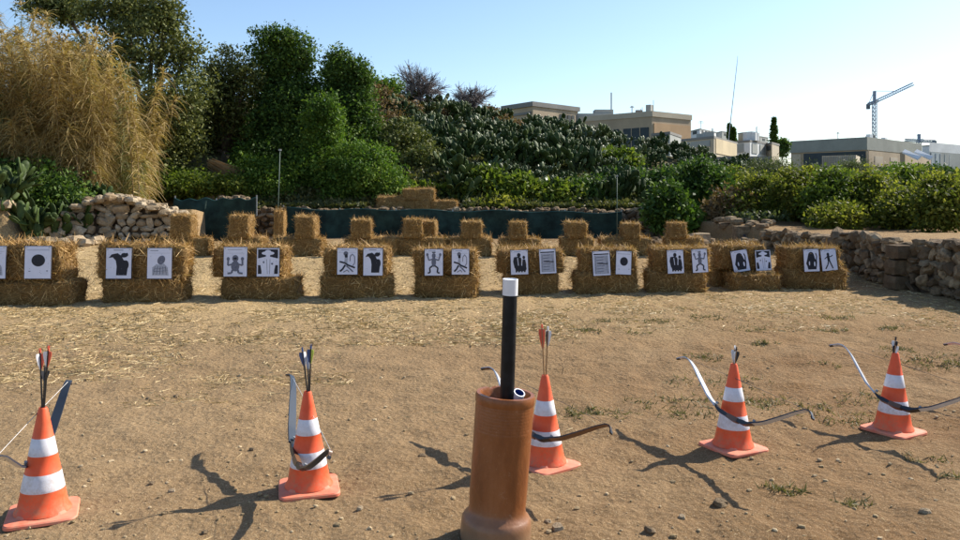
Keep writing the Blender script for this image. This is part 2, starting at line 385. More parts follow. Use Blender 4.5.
def tree(name, base, lobes, label, cat, mat, seed, nclump=500, per=36, lsize=.17, spread=.34, trunk_r=.13, fill=.35, aspect=.55,
         droop=.1, group=None, lean=(0, 0), trunkmat='bark', nbr=26, base_h=None):
    """lobes in world coordinates (x,y,z,rx,ry,rz)"""
    b = Vector(base); root = empty(name, b, 0, label, cat, group)
    lb = [(l[0]-b.x, l[1]-b.y, l[2]-b.z, l[3], l[4], l[5]) for l in lobes]
    v, f, c = crown_mesh(lb, nclump, per, lsize, seed, spread, aspect, fill, droop)
    m = MB(); rn = random.Random(seed)
    mid = Vector((sum(l[0] for l in lb)/len(lb), sum(l[1] for l in lb)/len(lb), min(l[2]-l[5]*.3 for l in lb)))
    fork = Vector((mid.x*.6+lean[0], mid.y*.6+lean[1], max(.25, mid.z*.75)))
    m.tube([Vector((0, 0, -.25)), Vector((fork.x*.2, fork.y*.2, fork.z*.35)), Vector((fork.x*.6, fork.y*.6, fork.z*.7)), fork], [trunk_r*1.3, trunk_r, trunk_r*.85, trunk_r*.7], 9)
    for l in lb:
        cc = Vector(l[:3]); q = fork.lerp(cc, .5)+Vector((rn.uniform(-.15, .15), rn.uniform(-.15, .15), rn.uniform(0, .2)))*l[3]
        tip = cc+Vector((0, 0, l[5]*.5))
        m.tube([fork, q, cc, tip], [trunk_r*.55, trunk_r*.42, trunk_r*.28, trunk_r*.06], 6)
    for i in range(nbr):
        ci = Vector(c[rn.randrange(len(c))]); l = min(lb, key=lambda l: (Vector(l[:3])-ci).length); cc = Vector(l[:3])
        m.tube([cc, cc.lerp(ci, .5)+Vector((0, 0, .05)), ci], [trunk_r*.2, trunk_r*.12, trunk_r*.04], 5)
    link('trunk', m.mesh('trunk', True), M[trunkmat], root)
    link('crown', np_mesh('crown', v, f), M[mat], root)
    return root
def L(px, py, d, rpx, rpy=None, rd=None):      # lobe from pixels
    p = P(px, py, d); s = d/F
    rx = rpx*s; rz = (rpy or rpx)*s
    return (p.x, p.y, p.z, rx, rd if rd else rx*.85, rz)

# stone primitive
def stone_geom(rn, sx, sy, sz, jit=.16, pw=.62):
    vs = []; key = {}; fs = []
    def vid(p):
        if p not in key:
            key[p] = len(vs); q = Vector(p)
            q = Vector([math.copysign(abs(a)**pw, a) for a in q.normalized()])
            q = Vector((q.x*sx*(1+rn.uniform(-jit, jit)), q.y*sy*(1+rn.uniform(-jit, jit)), q.z*sz*(1+rn.uniform(-jit, jit))))
            vs.append(q)
        return key[p]
    rngs = (-1, 0, 1)
    for ax in range(3):
        for sgn in (-1, 1):
            for i in range(2):
                for j in range(2):
                    quad = []
                    for a, b in ((0, 0), (1, 0), (1, 1), (0, 1)):
                        p = [0, 0, 0]; p[ax] = sgn; p[(ax+1) % 3] = rngs[i+a]; p[(ax+2) % 3] = rngs[j+b]
                        quad.append(vid(tuple(p)))
                    if sgn < 0: quad.reverse()
                    fs.append(tuple(quad))
    return vs, fs
def add_stone(mb, rn, c, sx, sy, sz, rot=None, m=0, **kw):
    vs, fs = stone_geom(rn, sx, sy, sz, **kw)
    Mx = rot if rot is not None else Matrix.Rotation(rn.uniform(0, 6.28), 3, 'Z') @ Matrix.Rotation(rn.uniform(-.3, .3), 3, 'X')
    mb.add([Vector(c)+Mx @ v for v in vs], fs, m)

# ------------------------------------------------------------------ straw bales
def bale_mesh(name, l, w, h, seed, nstrand, sw=.006, shag=1.0):
    """rounded shaggy block, base at z=0, centred; l along x, w along y, h along z"""
    rn = random.Random(seed); rs = np.random.RandomState(seed)
    nx, ny, nz = 16, 9, 8; key = {}; V = []; Fs = []
    off = Vector((seed*3.1, seed*1.7, 0))
    def vid(i, j, k):
        if (i, j, k) in key: return key[(i, j, k)]
        x = (i/nx*2-1); y = (j/ny*2-1); z = (k/nz*2-1)
        p = Vector((x*l/2, y*w/2, z*h/2))
        r = .05; inner = Vector((max(-l/2+r, min(l/2-r, p.x)), max(-w/2+r, min(w/2-r, p.y)), max(-h/2+r, min(h/2-r, p.z))))
        dd = p-inner
        if dd.length > 1e-6: p = inner+dd.normalized()*min(dd.length, r)
        nrm = Vector((x**5, y**5, z**5)).normalized()
        n1 = noise.noise(p*4.5+off); n2 = noise.noise(p*13+off)
        p = p+nrm*(n1*.032+n2*.016)*shag
        # strings pinch the bale
        for sx in (-.22, .22):
            p = p-nrm*.014*math.exp(-((p.x-sx*l/1)/.03)**2)
        p.z = p.z+h/2
        if k == 0: p.z = max(-.01, min(p.z, .02))
        key[(i, j, k)] = len(V); V.append(tuple(p)); return key[(i, j, k)]
    for i in range(nx):
        for j in range(ny):
            Fs.append((vid(i, j, nz), vid(i+1, j, nz), vid(i+1, j+1, nz), vid(i, j+1, nz)))
            Fs.append((vid(i, j, 0), vid(i, j+1, 0), vid(i+1, j+1, 0), vid(i+1, j, 0)))
    for i in range(nx):
        for k in range(nz):
            Fs.append((vid(i, 0, k), vid(i+1, 0, k), vid(i+1, 0, k+1), vid(i, 0, k+1)))
            Fs.append((vid(i, ny, k), vid(i, ny, k+1), vid(i+1, ny, k+1), vid(i+1, ny, k)))
    for j in range(ny):
        for k in range(nz):
            Fs.append((vid(0, j, k), vid(0, j, k+1), vid(0, j+1, k+1), vid(0, j+1, k)))
            Fs.append((vid(nx, j, k), vid(nx, j+1, k), vid(nx, j+1, k+1), vid(nx, j, k+1)))
    V = np.array(V); Fs = np.array(Fs)
    # strands rooted on the surface
    fi = rs.randint(0, len(Fs), nstrand); q = V[Fs[fi]]
    a = rs.rand(nstrand, 1); b = rs.rand(nstrand, 1)
    p = (q[:, 0]*(1-a)+q[:, 1]*a)*(1-b)+(q[:, 3]*(1-a)+q[:, 2]*a)*b
    n = np.cross(q[:, 1]-q[:, 0], q[:, 3]-q[:, 0]); n /= np.linalg.norm(n, axis=1, keepdims=True)+1e-9
    d = rs.normal(size=(nstrand, 3)); d -= n*(d*n).sum(1, keepdims=True); d /= np.linalg.norm(d, axis=1, keepdims=True)+1e-9
    lift = rs.rand(nstrand, 1)**2*.9*shag+.08
    p = p-d*.02-n*.004
    sv, sf = ribbons(p, d+n*lift, .03+.13*rs.rand(nstrand)**2, sw*(.6+.7*rs.rand(nstrand)), .3, 2, rs)
    sv[:, 2] = np.maximum(sv[:, 2], .002)
    VV, FF = merge([(V, Fs), (sv, sf)])
    mi = np.concatenate([np.zeros(len(Fs)), np.ones(len(sf))])
    me = np_mesh(name, VV, FF, True, mi); me.materials.append(M['straw_body']); me.materials.append(M['straw'])
    return me
FB = [bale_mesh('straw_bale', 1.0, .46, .35, 10+i, 3600, .009, 1.15) for i in range(5)]
RB = [bale_mesh('straw_bale', .92, .44, .34, 30+i, 2000, .010, 1.2) for i in range(2)]
UB = [bale_mesh('straw_bale', .44, .42, .46, 40+i, 1600, .010, 1.1) for i in range(3)]
def bale(me, loc, rz, label, group, sx=1, sy=1, sz=1, tilt=0):
    o = link('straw_bale', me, [M['straw_body'], M['straw']]); o.location = loc; o.rotation_euler = (0, tilt, rz); o.scale = (sx, sy, sz)
    return tag(o, label, 'straw bale', group)

# ---- target pictures (unit: x -.5...5, y 0..1.4 like an A3 sheet)
def ell(cx, cy, rx, ry, n=20, rot=0):
    return [(cx+rx*math.cos(a)*math.cos(rot)-ry*math.sin(a)*math.sin(rot), cy+rx*math.cos(a)*math.sin(rot)+ry*math.sin(a)*math.cos(rot)) for a in [2*math.pi*i/n for i in range(n)]]
def stroke(pts, w):
    out = []
    for (x0, y0), (x1, y1) in zip(pts[:-1], pts[1:]):
        dx, dy = x1-x0, y1-y0; l = math.hypot(dx, dy) or 1; nx_, ny_ = -dy/l*w/2, dx/l*w/2
        out.append([(x0-nx_, y0-ny_), (x1-nx_, y1-ny_), (x1+nx_, y1+ny_), (x0+nx_, y0+ny_)])
    return out
def rect(x0, y0, x1, y1): return [(x0, y0), (x1, y0), (x1, y1), (x0, y1)]
HEAD = [(rect(-.22, 1.31, .18, 1.335), 0)]
def pic(kind):
    G = []                                   # (polygon, ink 0 black 1 grey 2 pale)
    a = lambda p, c=0: G.append((p, c))
    def st(p, w, c=0):
        for q in stroke(p, w): a(q, c)
    if kind == 'circle':
        a(rect(-.46, 1.235, .46, 1.25), 1); a(ell(.02, .78, .27, .27, 36)); a(rect(-.36, .28, -.28, .31), 1); a(rect(.36, .28, .40, .34), 1)
    elif kind == 'cloak':                    # hooked black cloaked shape
        a(rect(-.22, 1.31, .18, 1.335)); a([(-.42, .95), (-.3, 1.12), (-.05, 1.18), (.12, 1.05), (.2, .85), (.34, .8), (.38, .5), (.34, .12), (-.1, .12), (-.08, .55), (-.12, .82), (-.25, .98)])
        a(ell(.22, 1.08, .13, .11)); a([(.12, 1.1), (.36, 1.2), (.4, 1.08), (.3, .98)]); a(ell(.3, .62, .12, .22))
    elif kind == 'bust':                     # grey line bust
        st([(-.46, 1.18), (.46, 1.18)], .012, 2); a(rect(-.4, 1.29, -.05, 1.315), 1)
        a([(-.3, .12), (-.3, .5), (-.12, .66), (-.02, .62), (.2, .68), (.36, .5), (.4, .12)], 2)
        a(ell(.08, .85, .16, .22, 20, -.35), 1)
        for i in range(5): st([(-.25+i*.14, .16), (-.18+i*.11, .55)], .025, 1)
        st([(-.25, .3), (.35, .34)], .02, 1); st([(-.2, .44), (.3, .48)], .02, 1)
    elif kind == 'imp':                      # squat figure with both hands raised
        st([(-.42, 1.12), (.42, 1.12)], .012, 2); a(rect(-.35, 1.29, .3, 1.31), 1)
        a(ell(0, .86, .14, .17), 1); a(ell(0, .48, .19, .26), 1)
        for s in (-1, 1):
            st([(s*.12, .58), (s*.33, .52), (s*.32, .78)], .08, 1); a(ell(s*.32, .84, .07, .09), 1)
            st([(s*.12, .3), (s*.16, .14), (s*.34, .12)], .09, 1)
        a(ell(0, .86, .08, .05), 0)
    elif kind == 'hat':                      # pale figure on dark ground
        a(rect(-.47, .9, .47, 1.36)); a(rect(-.47, .1, -.3, .55)); a(rect(.3, .1, .47, .55))
        G.append((ell(0, 1.16, .3, .1), 3)); G.append((ell(0, 1.2, .16, .13), 3)); G.append((ell(0, 1.02, .1, .12), 3))
        G.append(([(-.42, .9), (-.12, .98), (.12, .98), (.42, .9), (.34, .5), (.26, .06), (-.26, .06), (-.34, .5)], 3))
        st([(-.02, .1), (-.06, .85)], .02, 4); st([(.08, .1), (.1, .85)], .02, 4); a(ell(.2, .62, .05, .05), 4); a(ell(-.2, .7, .04, .06), 4)
    elif kind == 'fencer':                   # lunging figure with round shield outline
        st([(-.46, 1.18), (.46, 1.18)], .012, 2); a(ell(-.08, 1.12, .12, .13), 1); a(ell(-.06, .98, .08, .12), 0)
        st([(-.06, .9), (-.08, .55)], .15, 2); st([(-.4, .68), (-.12, .6), (.05, .48), (.4, .34)], .09)
        st([(-.1, .5), (-.25, .25), (-.38, .14)], .09); st([(-.05, .45), (.12, .3), (.3, .12)], .07, 1)
        st([(.25, 1.1), (.38, .95), (.38, .6), (.28, .45)], .035, 1); st([(.25, 1.1), (.15, .95), (.14, .7)], .035, 1); st([(-.2, .1), (0, .22), (.1, .1)], .04, 1)
    elif kind == 'fiend':                    # thin figure, arms up, legs apart
        a(ell(0, 1.06, .11, .14), 1); a(ell(0, .72, .13, .28), 1); st([(-.1, 1.24), (.1, 1.24)], .06, 0)
        for s in (-1, 1):
            st([(s*.1, .86), (s*.28, .8), (s*.36, 1.08)], .07, 1); a(ell(s*.37, 1.12, .07, .08), 1)
            st([(s*.07, .5), (s*.24, .38), (s*.2, .14), (s*.34, .1)], .08, 0)
    elif kind == 'group':                    # three dark standing figures
        a(ell(-.02, 1.12, .11, .13)); a([(-.32, 1.0), (-.1, 1.02), (.1, .98), (.18, .7), (.12, .35), (-.3, .35), (-.38, .75)])
        a(ell(.28, .98, .08, .1)); a([(.2, .86), (.36, .86), (.42, .55), (.4, .3), (.16, .3)])
        a([(-.3, .45), (.4, .5), (.44, .3), (.36, .16), (-.22, .16)]);
        for i in range(4): a(rect(-.24+i*.17, .1, -.15+i*.17, .3))
        G.append((stroke([(-.1, .95), (-.06, .5)], .04)[0], 3)); G.append((stroke([(.16, .8), (.13, .5)], .04)[0], 3))
    elif kind == 'text':                     # dense pale line drawing
        a(rect(-.46, 1.2, .46, 1.27), 0); a(rect(-.44, .06, .44, 1.16), 2)
        for i in range(6): st([(-.3, .2+i*.17), (.1+.05*(i % 3), .22+i*.17)], .035, 1)
        st([(-.25, .7), (.3, .66)], .06, 0); a(ell(.34, .66, .04, .06), 0); st([(-.36, .1), (-.34, 1.1)], .02, 1); st([(.36, .1), (.3, 1.1)], .02, 1)
    elif kind == 'longhair':                 # dark figure with long hair
        a(ell(-.02, 1.02, .2, .22)); a([(-.22, 1.05), (-.3, .75), (-.38, .5), (-.3, .3), (-.26, .1), (.3, .1), (.34, .35), (.38, .6), (.24, .8), (.2, 1.0)])
        st([(.32, .6), (.36, .95), (.3, 1.15)], .07); G.append((ell(-.16, .5, .04, .14), 3)); G.append((ell(.2, .45, .05, .16), 3))
    elif kind == 'dancer':                   # slim striding silhouette
        a(ell(-.04, 1.08, .09, .11)); st([(-.04, 1.0), (-.02, .62)], .17); st([(-.3, .78), (-.1, .92), (.14, .9), (.28, 1.0)], .06)
        st([(-.04, .64), (-.12, .38), (-.3, .1)], .08); st([(.02, .64), (.1, .4), (.2, .1)], .08)
    if kind not in ('circle', 'cloak', 'bust', 'imp', 'text', 'hat'): a(rect(-.3, 1.31, .1, 1.33), 1)
    return G
INK = {0: 'ink', 1: 'ink_grey', 2: 'ink_pale', 3: 'paper', 4: 'ink_grey'}
def target(kind, loc, w, h, roll, lean, label):
    root = empty('paper_target', loc, 0, label, 'paper target', 'printed paper targets pinned to the front straw bales')
    root.rotation_euler = (lean, roll, 0)
    b = MB(); b.box((0, .008, h/2), (w/2+.006, .004, h/2+.006)); link('dark_slab', b.mesh('dark_slab'), M['matt_dark'], root)  # thin dark slab, slightly larger, showing as a border round the sheet
    # sheet slightly bowed
    s = MB(); n = 8
    for i in range(n):
        x0, x1 = -w/2+w*i/n, -w/2+w*(i+1)/n
        s.add([(x0, 0, 0), (x1, 0, 0), (x1, 0, h), (x0, 0, h), (x0, .003, 0), (x1, .003, 0), (x1, .003, h), (x0, .003, h)], [(0, 1, 2, 3), (4, 7, 6, 5), (0, 4, 5, 1), (3, 2, 6, 7)])
    s.add([(-w/2, 0, 0), (-w/2, 0, h), (-w/2, .003, h), (-w/2, .003, 0)], [(0, 1, 2, 3)]); s.add([(w/2, 0, 0), (w/2, .003, 0), (w/2, .003, h), (w/2, 0, h)], [(0, 1, 2, 3)])
    link('sheet', s.mesh('sheet'), M['paper'], root)
    m = MB(); mats = ['ink', 'ink_grey', 'ink_pale', 'paper']; k = 0
    for poly, c in pic(kind):
        k += 1; y = -.0006-.00035*k
        m.add([(px*w*.96, y, .02*h+py/1.4*h*.97) for px, py in poly], [tuple(range(len(poly)))], {4: 1}.get(c, c))
    rh = random.Random(int(loc[0]*100)+7)
    for q in range(7):
        k += 1; cx_, cy_ = rh.uniform(-.42, .42), rh.uniform(.15, 1.25); m.add([(px*w*.96, -.0006-.00035*k, .02*h+py/1.4*h*.97) for px, py in ell(cx_, cy_, .012, .012, 7)], [tuple(range(7))], 1)
    pn = MB()
    for sx in (-.44, .44): pn.box((sx*w, -.008, h*.965), (.006, .006, .006))
    link('pins', pn.mesh('pins'), M['metal'], root)
    link('printed_figure', m.mesh('printed_figure'), [M[q] for q in mats], root)
    return root

# stacks: (upper x0,x1)(lower x0,x1) base y, top y, targets[(x0,x1,y0,y1,kind,roll)], short name, fwd
KN = {'circle': 'black disc', 'cloak': 'cloaked shape', 'bust': 'grey bust', 'imp': 'squat imp', 'hat': 'wide hat', 'fencer': 'lunging fighter',
      'fiend': 'goblin figure', 'group': 'dark group', 'text': 'pale drawing', 'longhair': 'long haired figure', 'dancer': 'striding silhouette'}
stacks = [
 ((-22, 66), (-14, 72), 306, 243, [(-16, 8, 246, 278, 'bust', 0), (27, 53, 246, 278, 'circle', 0)], 0),
 ((96, 186), (98, 182), 303, 244, [(108, 133, 248, 278, 'cloak', 0), (149, 173, 248, 278, 'bust', 0)], 0),
 ((211, 287), (219, 299), 300, 246, [(225, 248, 247, 276, 'imp', 0), (258, 280, 248, 276, 'hat', 0)], 0),
 ((323, 390), (318, 393), 299, 247, [(338, 358, 248, 274, 'fencer', 0), (364, 383, 248, 275, 'cloak', 0)], 0),
 ((412, 478), (413, 480), 298, 248, [(425, 443, 249, 275, 'fiend', 0), (452, 469, 249, 274, 'fencer', 0)], 0),
 ((496, 565), (503, 560), 295, 248, [(511, 528, 250, 274, 'group', -.03), (540, 556, 249, 273, 'text', -.05)], 0),
 ((579, 637), (574, 640), 294, 248, [(593, 610, 251, 275, 'text', -.05), (615, 630, 251, 274, 'circle', .04)], 0),
 ((652, 711), (648, 709), 293, 247, [(667, 683, 250, 273, 'group', -.04), (692, 707, 249, 272, 'fiend', -.06)], 0),
 ((720, 771), (731, 782), 291, 245, [(733, 749, 250, 271, 'longhair', -.16), (755, 770, 250, 270, 'hat', -.04)], .24),
 ((784, 841), (784, 850), 290, 246, [(803, 818, 249, 271, 'longhair', -.04), (821, 836, 249, 270, 'dancer', -.10)], 0),
]
HT = {}
for i, (U, Lw, yb, yt, tg, fw) in enumerate(stacks):
    names = ' target and '.join(KN[t[4]] for t in tg)+' target'
    lc = (Lw[0]+Lw[1])/2; gb = onground(lc, yb); d = gb.y
    lw = (Lw[1]-Lw[0])/F*d; uw = (U[1]-U[0])/F*(d+.12)
    cy = d+.23; zb = g1(gb.x, cy)-.015
    toth = CAMZ-(yt-HY)/F*(d+.12)-zb
    h1 = .31; h2 = max(.30, toth-h1-.0)
    tl = random.uniform(-.02, .02)
    bale(FB[i % 5], (gb.x, cy, zb), random.uniform(-.03, .03), 'lower straw bale below the %s' % names, 'straw bales of the front target stacks', lw*.93, 1, (h1 if not fw else .25)/.35)
    ux = ((U[0]+U[1])/2-CX)/F*(d+.12); ucy = cy+.06+fw
    if fw:   # this upper bale rests on a second lower bale behind
        bale(FB[(i+4) % 5], (ux-.02, ucy+.18, zb), 0.06, 'rear lower straw bale half hidden below the %s target' % KN[tg[0][4]], 'straw bales of the front target stacks', uw*.9, 1, h1/.35)
    o = bale(FB[(i+2) % 5], (ux, ucy, zb+h1-.012), (0.09 if i == 1 else random.uniform(-.03, .03))+(.05 if i > 7 else 0), 'upper straw bale behind the %s' % names, 'straw bales of the front target stacks', uw*.93, 1, h2/.35, .035 if i == 1 else 0)
    fy = ucy-.23-.045
    for (x0, x1, y0, y1, kd, roll) in tg:
        p0 = P((x0+x1)/2, y1, fy); w = (x1-x0)/F*fy; h = (y1-y0)/F*fy
        others = [KN[t[4]] for t in tg if t[4] != kd]
        target(kd, (p0.x, fy-.06, p0.z), w, h, roll, -.05 if not fw else -.1, 'white paper target with a %s beside the %s' % (KN[kd], others[0]))

# rear row: upright bales on flat ones
tops = [(171, 197, 212), (229, 254, 213), (295, 319, 214), (350, 374, 217), (402, 425, 217), (423, 438, 219), (460, 484, 219), (508, 528, 220), (564, 587, 220), (620, 640, 221), (666, 687, 221)]
flats = [(150, 206, 255), (222, 262, 254), (270, 322, 254), (345, 397, 255), (396, 447, 256), (449, 491, 254), (500, 541, 254), (562, 594, 255), (602, 652, 254), (668, 704, 254)]
gap = ['behind the gap right of the %s and %s stack' % (KN[a], KN[b]) for a, b in ()]
ft = ['at the far left end', 'second from the left end', 'third from the left end', 'fourth from the left end', 'under a pair of upright bales',
      'sixth from the left', 'seventh from the left', 'eighth from the left', 'second from the right end', 'right end near the leafy bush']
FL = []
for i, (a, b, y) in enumerate(flats):
    d = 14.3+ (i % 3)*.05; x = ((a+b)/2-CX)/F*d
    z = g1(x, d+.2)-.01
    w = (b-a)/F*d
    bale(RB[i % 2], (x, d+.22, z), random.uniform(-.05, .05), 'flat straw bale of the rear row, '+ft[i], 'flat straw bales of the rear row', w/.92, 1, 1)
    FL.append((d+.22, z+.335))
tt = ['leftmost upright bale, before the left dark net', 'second upright bale from the left, before the gap in the nets', 'third upright bale, before the left end of the long net', 'fourth upright bale, left of the piled bales on the wall',
      'wider of the two touching upright bales below the piled bales', 'narrower of the two touching upright bales below the piled bales', 'upright bale right of the touching pair', 'upright bale behind the dense pale drawing stack beside the black post',
      'upright bale before the long net, third from the right', 'upright bale at the right end of the long net', 'rightmost upright bale, before the dark leafy bush']
ti = [0, 1, 2, 3, 4, 4, 5, 6, 7, 8, 9]
for i, (a, b, y) in enumerate(tops):
    d, z = FL[ti[i]]; d = d-.05+(.2 if i == 5 else 0)
    x = ((a+b)/2-CX)/F*d; w = (b-a)/F*(d-.2); h = CAMZ-(y-HY)/F*(d-.2)-z
    bale(UB[i % 3], (x, d, z-.012), random.uniform(-.15, .15), 'short '+tt[i], 'upright straw bales of the rear row', w/.52, .9, h/.50)

# bale pile on the wall and the narrow bale by the pole
WY = 24.5
for (a, b, y0, y1, lb) in [(377, 406, 198, 211, 'left straw bale of the bottom three lying on the netted wall'), (403, 431, 201, 213, 'middle straw bale of the bottom three lying on the netted wall'),
                       (429, 457, 202, 213, 'right straw bale of the bottom three lying on the netted wall'), (403, 434, 190, 202, 'topmost straw bale of the pile on the netted wall')]:
    d = WY+.25; x = ((a+b)/2-CX)/F*d; z = CAMZ-(y1-HY)/F*d+.05
    bale(RB[0] if a != 403 else RB[1], (x, d+.25, z-.01), random.uniform(-.08, .08), lb, 'straw bales piled on the wall', (b-a)/F*d/.92, 1, (y1-y0)/F*d/.34)
p = onground(278, 243)
bale(UB[1], (p.x, p.y+.2, p.z-.01), .1, 'narrow straw bale standing on end at the foot of the thin pole', 'lone bales at the nets', .62, 1, 2.05*p.y/24)

# ------------------------------------------------------------------ stone walls
def rubble_wall(name, path, thick, htop, label, seed, mat, size=(.16, .10), blocks=(), slope=0, chaos=.2):
    """path: points (x,y); face on the left-hand side toward camera; htop(s01)-> top z"""
    rn = random.Random(seed); root = empty(name, (path[0][0], path[0][1], g1(*path[0])), 0, label, 'stone wall')
    o = Vector(root.location); core = MB(); st = MB()
    tot = sum((Vector(path[i+1])-Vector(path[i])).length for i in range(len(path)-1)); acc = 0
    for i in range(len(path)-1):
        a = Vector(path[i]); b = Vector(path[i+1]); L_ = (b-a).length; t = (b-a)/L_; n = Vector((t.y, -t.x))   # right-hand normal = face
        rz = math.atan2(t.y, t.x)
        ns = max(1, int(L_/.5))
        for k in range(ns):
            c = a+t*L_*(k+.5)/ns; s01 = (acc+L_*(k+.5)/ns)/tot; zt = htop(s01); zb = g1(c.x+n.x*.3, c.y+n.y*.3)-.2
            hh = (zt-.08-zb)/4
            for q in range(4):
                sh = slope*max(0, hh*(q+1)-.2)/2; core.box((c.x-n.x*sh-o.x, c.y-n.y*sh-o.y, zb+hh*(q+.5)-o.z), (L_/ns/2+.01, max(.04, thick/2-.07-sh), hh*.5*1.0), rz)
        # face stones
        s = 0
        z = 0
        row = 0
        zbmin = min(g1(a.x, a.y), g1(b.x, b.y))-.05
        zz = zbmin
        while zz < zbmin+3:
            rh = size[1]*rn.uniform(.75, 1.35); s = rn.uniform(-.2, 0)
            while s < L_:
                w = size[0]*rn.uniform(.6, 1.7); sc = s+w/2; s01 = (acc+sc)/tot
                if 0 <= s01 <= 1:
                    c = a+t*sc; zt = htop(s01)+rn.uniform(-.05, .05)
                    if zz+rh*.5 < zt and zz+rh > g1(c.x+n.x*.3, c.y+n.y*.3)-.05:
                        off = thick/2-.03+rn.uniform(-.03, .03)-slope*(zz-zbmin)
                        q = c+n*off
                        M_ = Matrix.Rotation(rz+rn.uniform(-chaos, chaos), 3, 'Z') @ Matrix.Rotation(rn.uniform(-chaos, chaos)*1.6, 3, 'Y') @ Matrix.Rotation(rn.uniform(-chaos, chaos), 3, 'X')
                        add_stone(st, rn, (q.x-o.x, q.y-o.y, zz+rh/2+rn.uniform(-.02, .02)-o.z), w*.56*rn.uniform(1-chaos, 1+chaos*.5), .10, rh*.58*rn.uniform(1-chaos, 1+chaos), M_, jit=.16+chaos*.25, pw=.62+chaos*.5)
                s += w
            zz += rh
        # top stones across
        s = 0
        while s < L_:
            w = size[0]*rn.uniform(.7, 1.5); s01 = (acc+s+w/2)/tot
            for row in range(max(2, int(thick/.17))):
                c = a+t*(s+w/2)+n*(thick/2-.08-row*.17+rn.uniform(-.03, .03))
                add_stone(st, rn, (c.x-o.x, c.y-o.y, htop(min(1, s01))+rn.uniform(-.06, .03)-o.z), w*.55, .11, size[1]*.5*rn.uniform(.7, 1.3))
            s += w
        acc += L_
    for (s01, z0, w, h) in blocks:
        a = Vector(path[0]); b = Vector(path[-1]); t = (b-a).normalized(); n = Vector((t.y, -t.x)); c = a+(b-a)*s01+n*(thick/2)
        add_stone(st, rn, (c.x-o.x, c.y-o.y, z0+h/2-o.z), w/2, .14, h/2, Matrix.Rotation(math.atan2(t.y, t.x), 3, 'Z'), jit=.04, pw=.28)
    link('core', core.mesh('core'), M['earth'], root); link('stones', st.mesh('stones'), M[mat], root)
    return root
# right dry stone wall, running away from the camera; face normal must point to -x: go from far to near gives t=(0,-1) -> n=(-1,0)
zt_r = lambda s: .72+.12*sst(0, .5, s)-.04*s+.04*math.sin(s*23)
rubble_wall('dry_stone_wall', [(5.95, 16.3), (6.15, 13.5), (6.35, 10.5), (6.45, 6.5)], .5, zt_r, 'weathered dry stone wall running along the right edge of the field', 5, 'stone_dark', (.19, .115), chaos=.45,
            blocks=[(.50, .16, .34, .2), (.50, .37, .3, .22), (.505, .6, .36, .2), (.30, .2, .3, .2)])
# back retaining wall behind the net (path goes left->right gives n=(0,-1) toward camera)
rubble_wall('retaining_wall', [(-7.6, WY), (5.3, WY)], .5, lambda s: 1.03-.04*math.sin(s*30), 'low rubble retaining wall behind the dark green net', 6, 'stone_dark', (.2, .12), chaos=.4)
# bright collapsed rubble heap at left
def heap_top(s): return np.interp(s, [0, .12, .3, .45, .62, .8, 1], [.55, .95, 1.36, 1.46, 1.40, 1.2, 1.0])
rubble_wall('rubble_wall', [(-10.6, 19.2), (-9.2, 19.9), (-7.35, 20.0)], .9, heap_top, 'bright collapsed rubble stone wall below the dry canes at left', 8, 'stone', (.24, .15), slope=.35, chaos=.45)
rubble_wall('rubble_wall', [(-7.35, 22.6), (-6.75, 23.0)], .6, lambda s: 1.42, 'greyish round stub of stone wall left of the dark net', 9, 'stone_dark', (.2, .13), chaos=.4)
# loose stones at the left foot
rn = random.Random(3)
for i in range(12):
    px = [62, 75, 88, 52, 70, 48, 40, 28, 14, 4, 96, 84][i]; d = rn.uniform(17.5, 18.8); x = (px-CX)/F*d
    m = MB(); s = rn.uniform(.13, .26); add_stone(m, rn, (0, 0, s*.4), s, s*.7, s*.5)
    tag(link('loose_stone', m.mesh('loose_stone'), M['stone'], None, (x, d, g1(x, d))), 'pale loose stone at the foot of the collapsed rubble wall', 'stone', 'loose stones by the left rubble wall')
# rubble scatter right back + hewn block
rp = MB(); rn = random.Random(12)
for i in range(80):
    px = rn.uniform(640, 772); d = rn.uniform(17.6, 21); x = (px-CX)/F*d; s = rn.uniform(.05, .14)
    add_stone(rp, rn, (x, d, g1(x, d)+s*rn.uniform(.1, 1.0)), s*1.3, s, s*.6)
o = link('rubble_scatter', rp.mesh('rubble_scatter'), M['stone_dark']); tag(o, 'fallen rubble strewn behind the right target stacks', 'rubble', None, 'stuff')
m = MB(); p = onground(741, 244); s = p.y/F
m.box((0, 0, 9*s), (7*s, .16, 9*s)); m.box((1*s, -.165, 7*s), (1.3*s, .01, 3*s), m=1)  # dark plate on the face stands in for the shade of the hole
tag(link('hewn_block', m.mesh('hewn_block'), [M['stone_dark'], M['matt_dark']], None, p), 'squared grey stone block with a dark plate for a hole standing among the rubble', 'stone block')
m = MB(); add_stone(m, rn, (0, 0, .12), .24, .18, .15, Matrix.Identity(3), jit=.06, pw=.35)
p = P(700, 238, 19); tag(link('hewn_block', m.mesh('hewn_block'), M['stone'], None, (p.x, 19, g1(p.x, 19))), 'pale squared boulder right of the dark leafy bush', 'stone block')

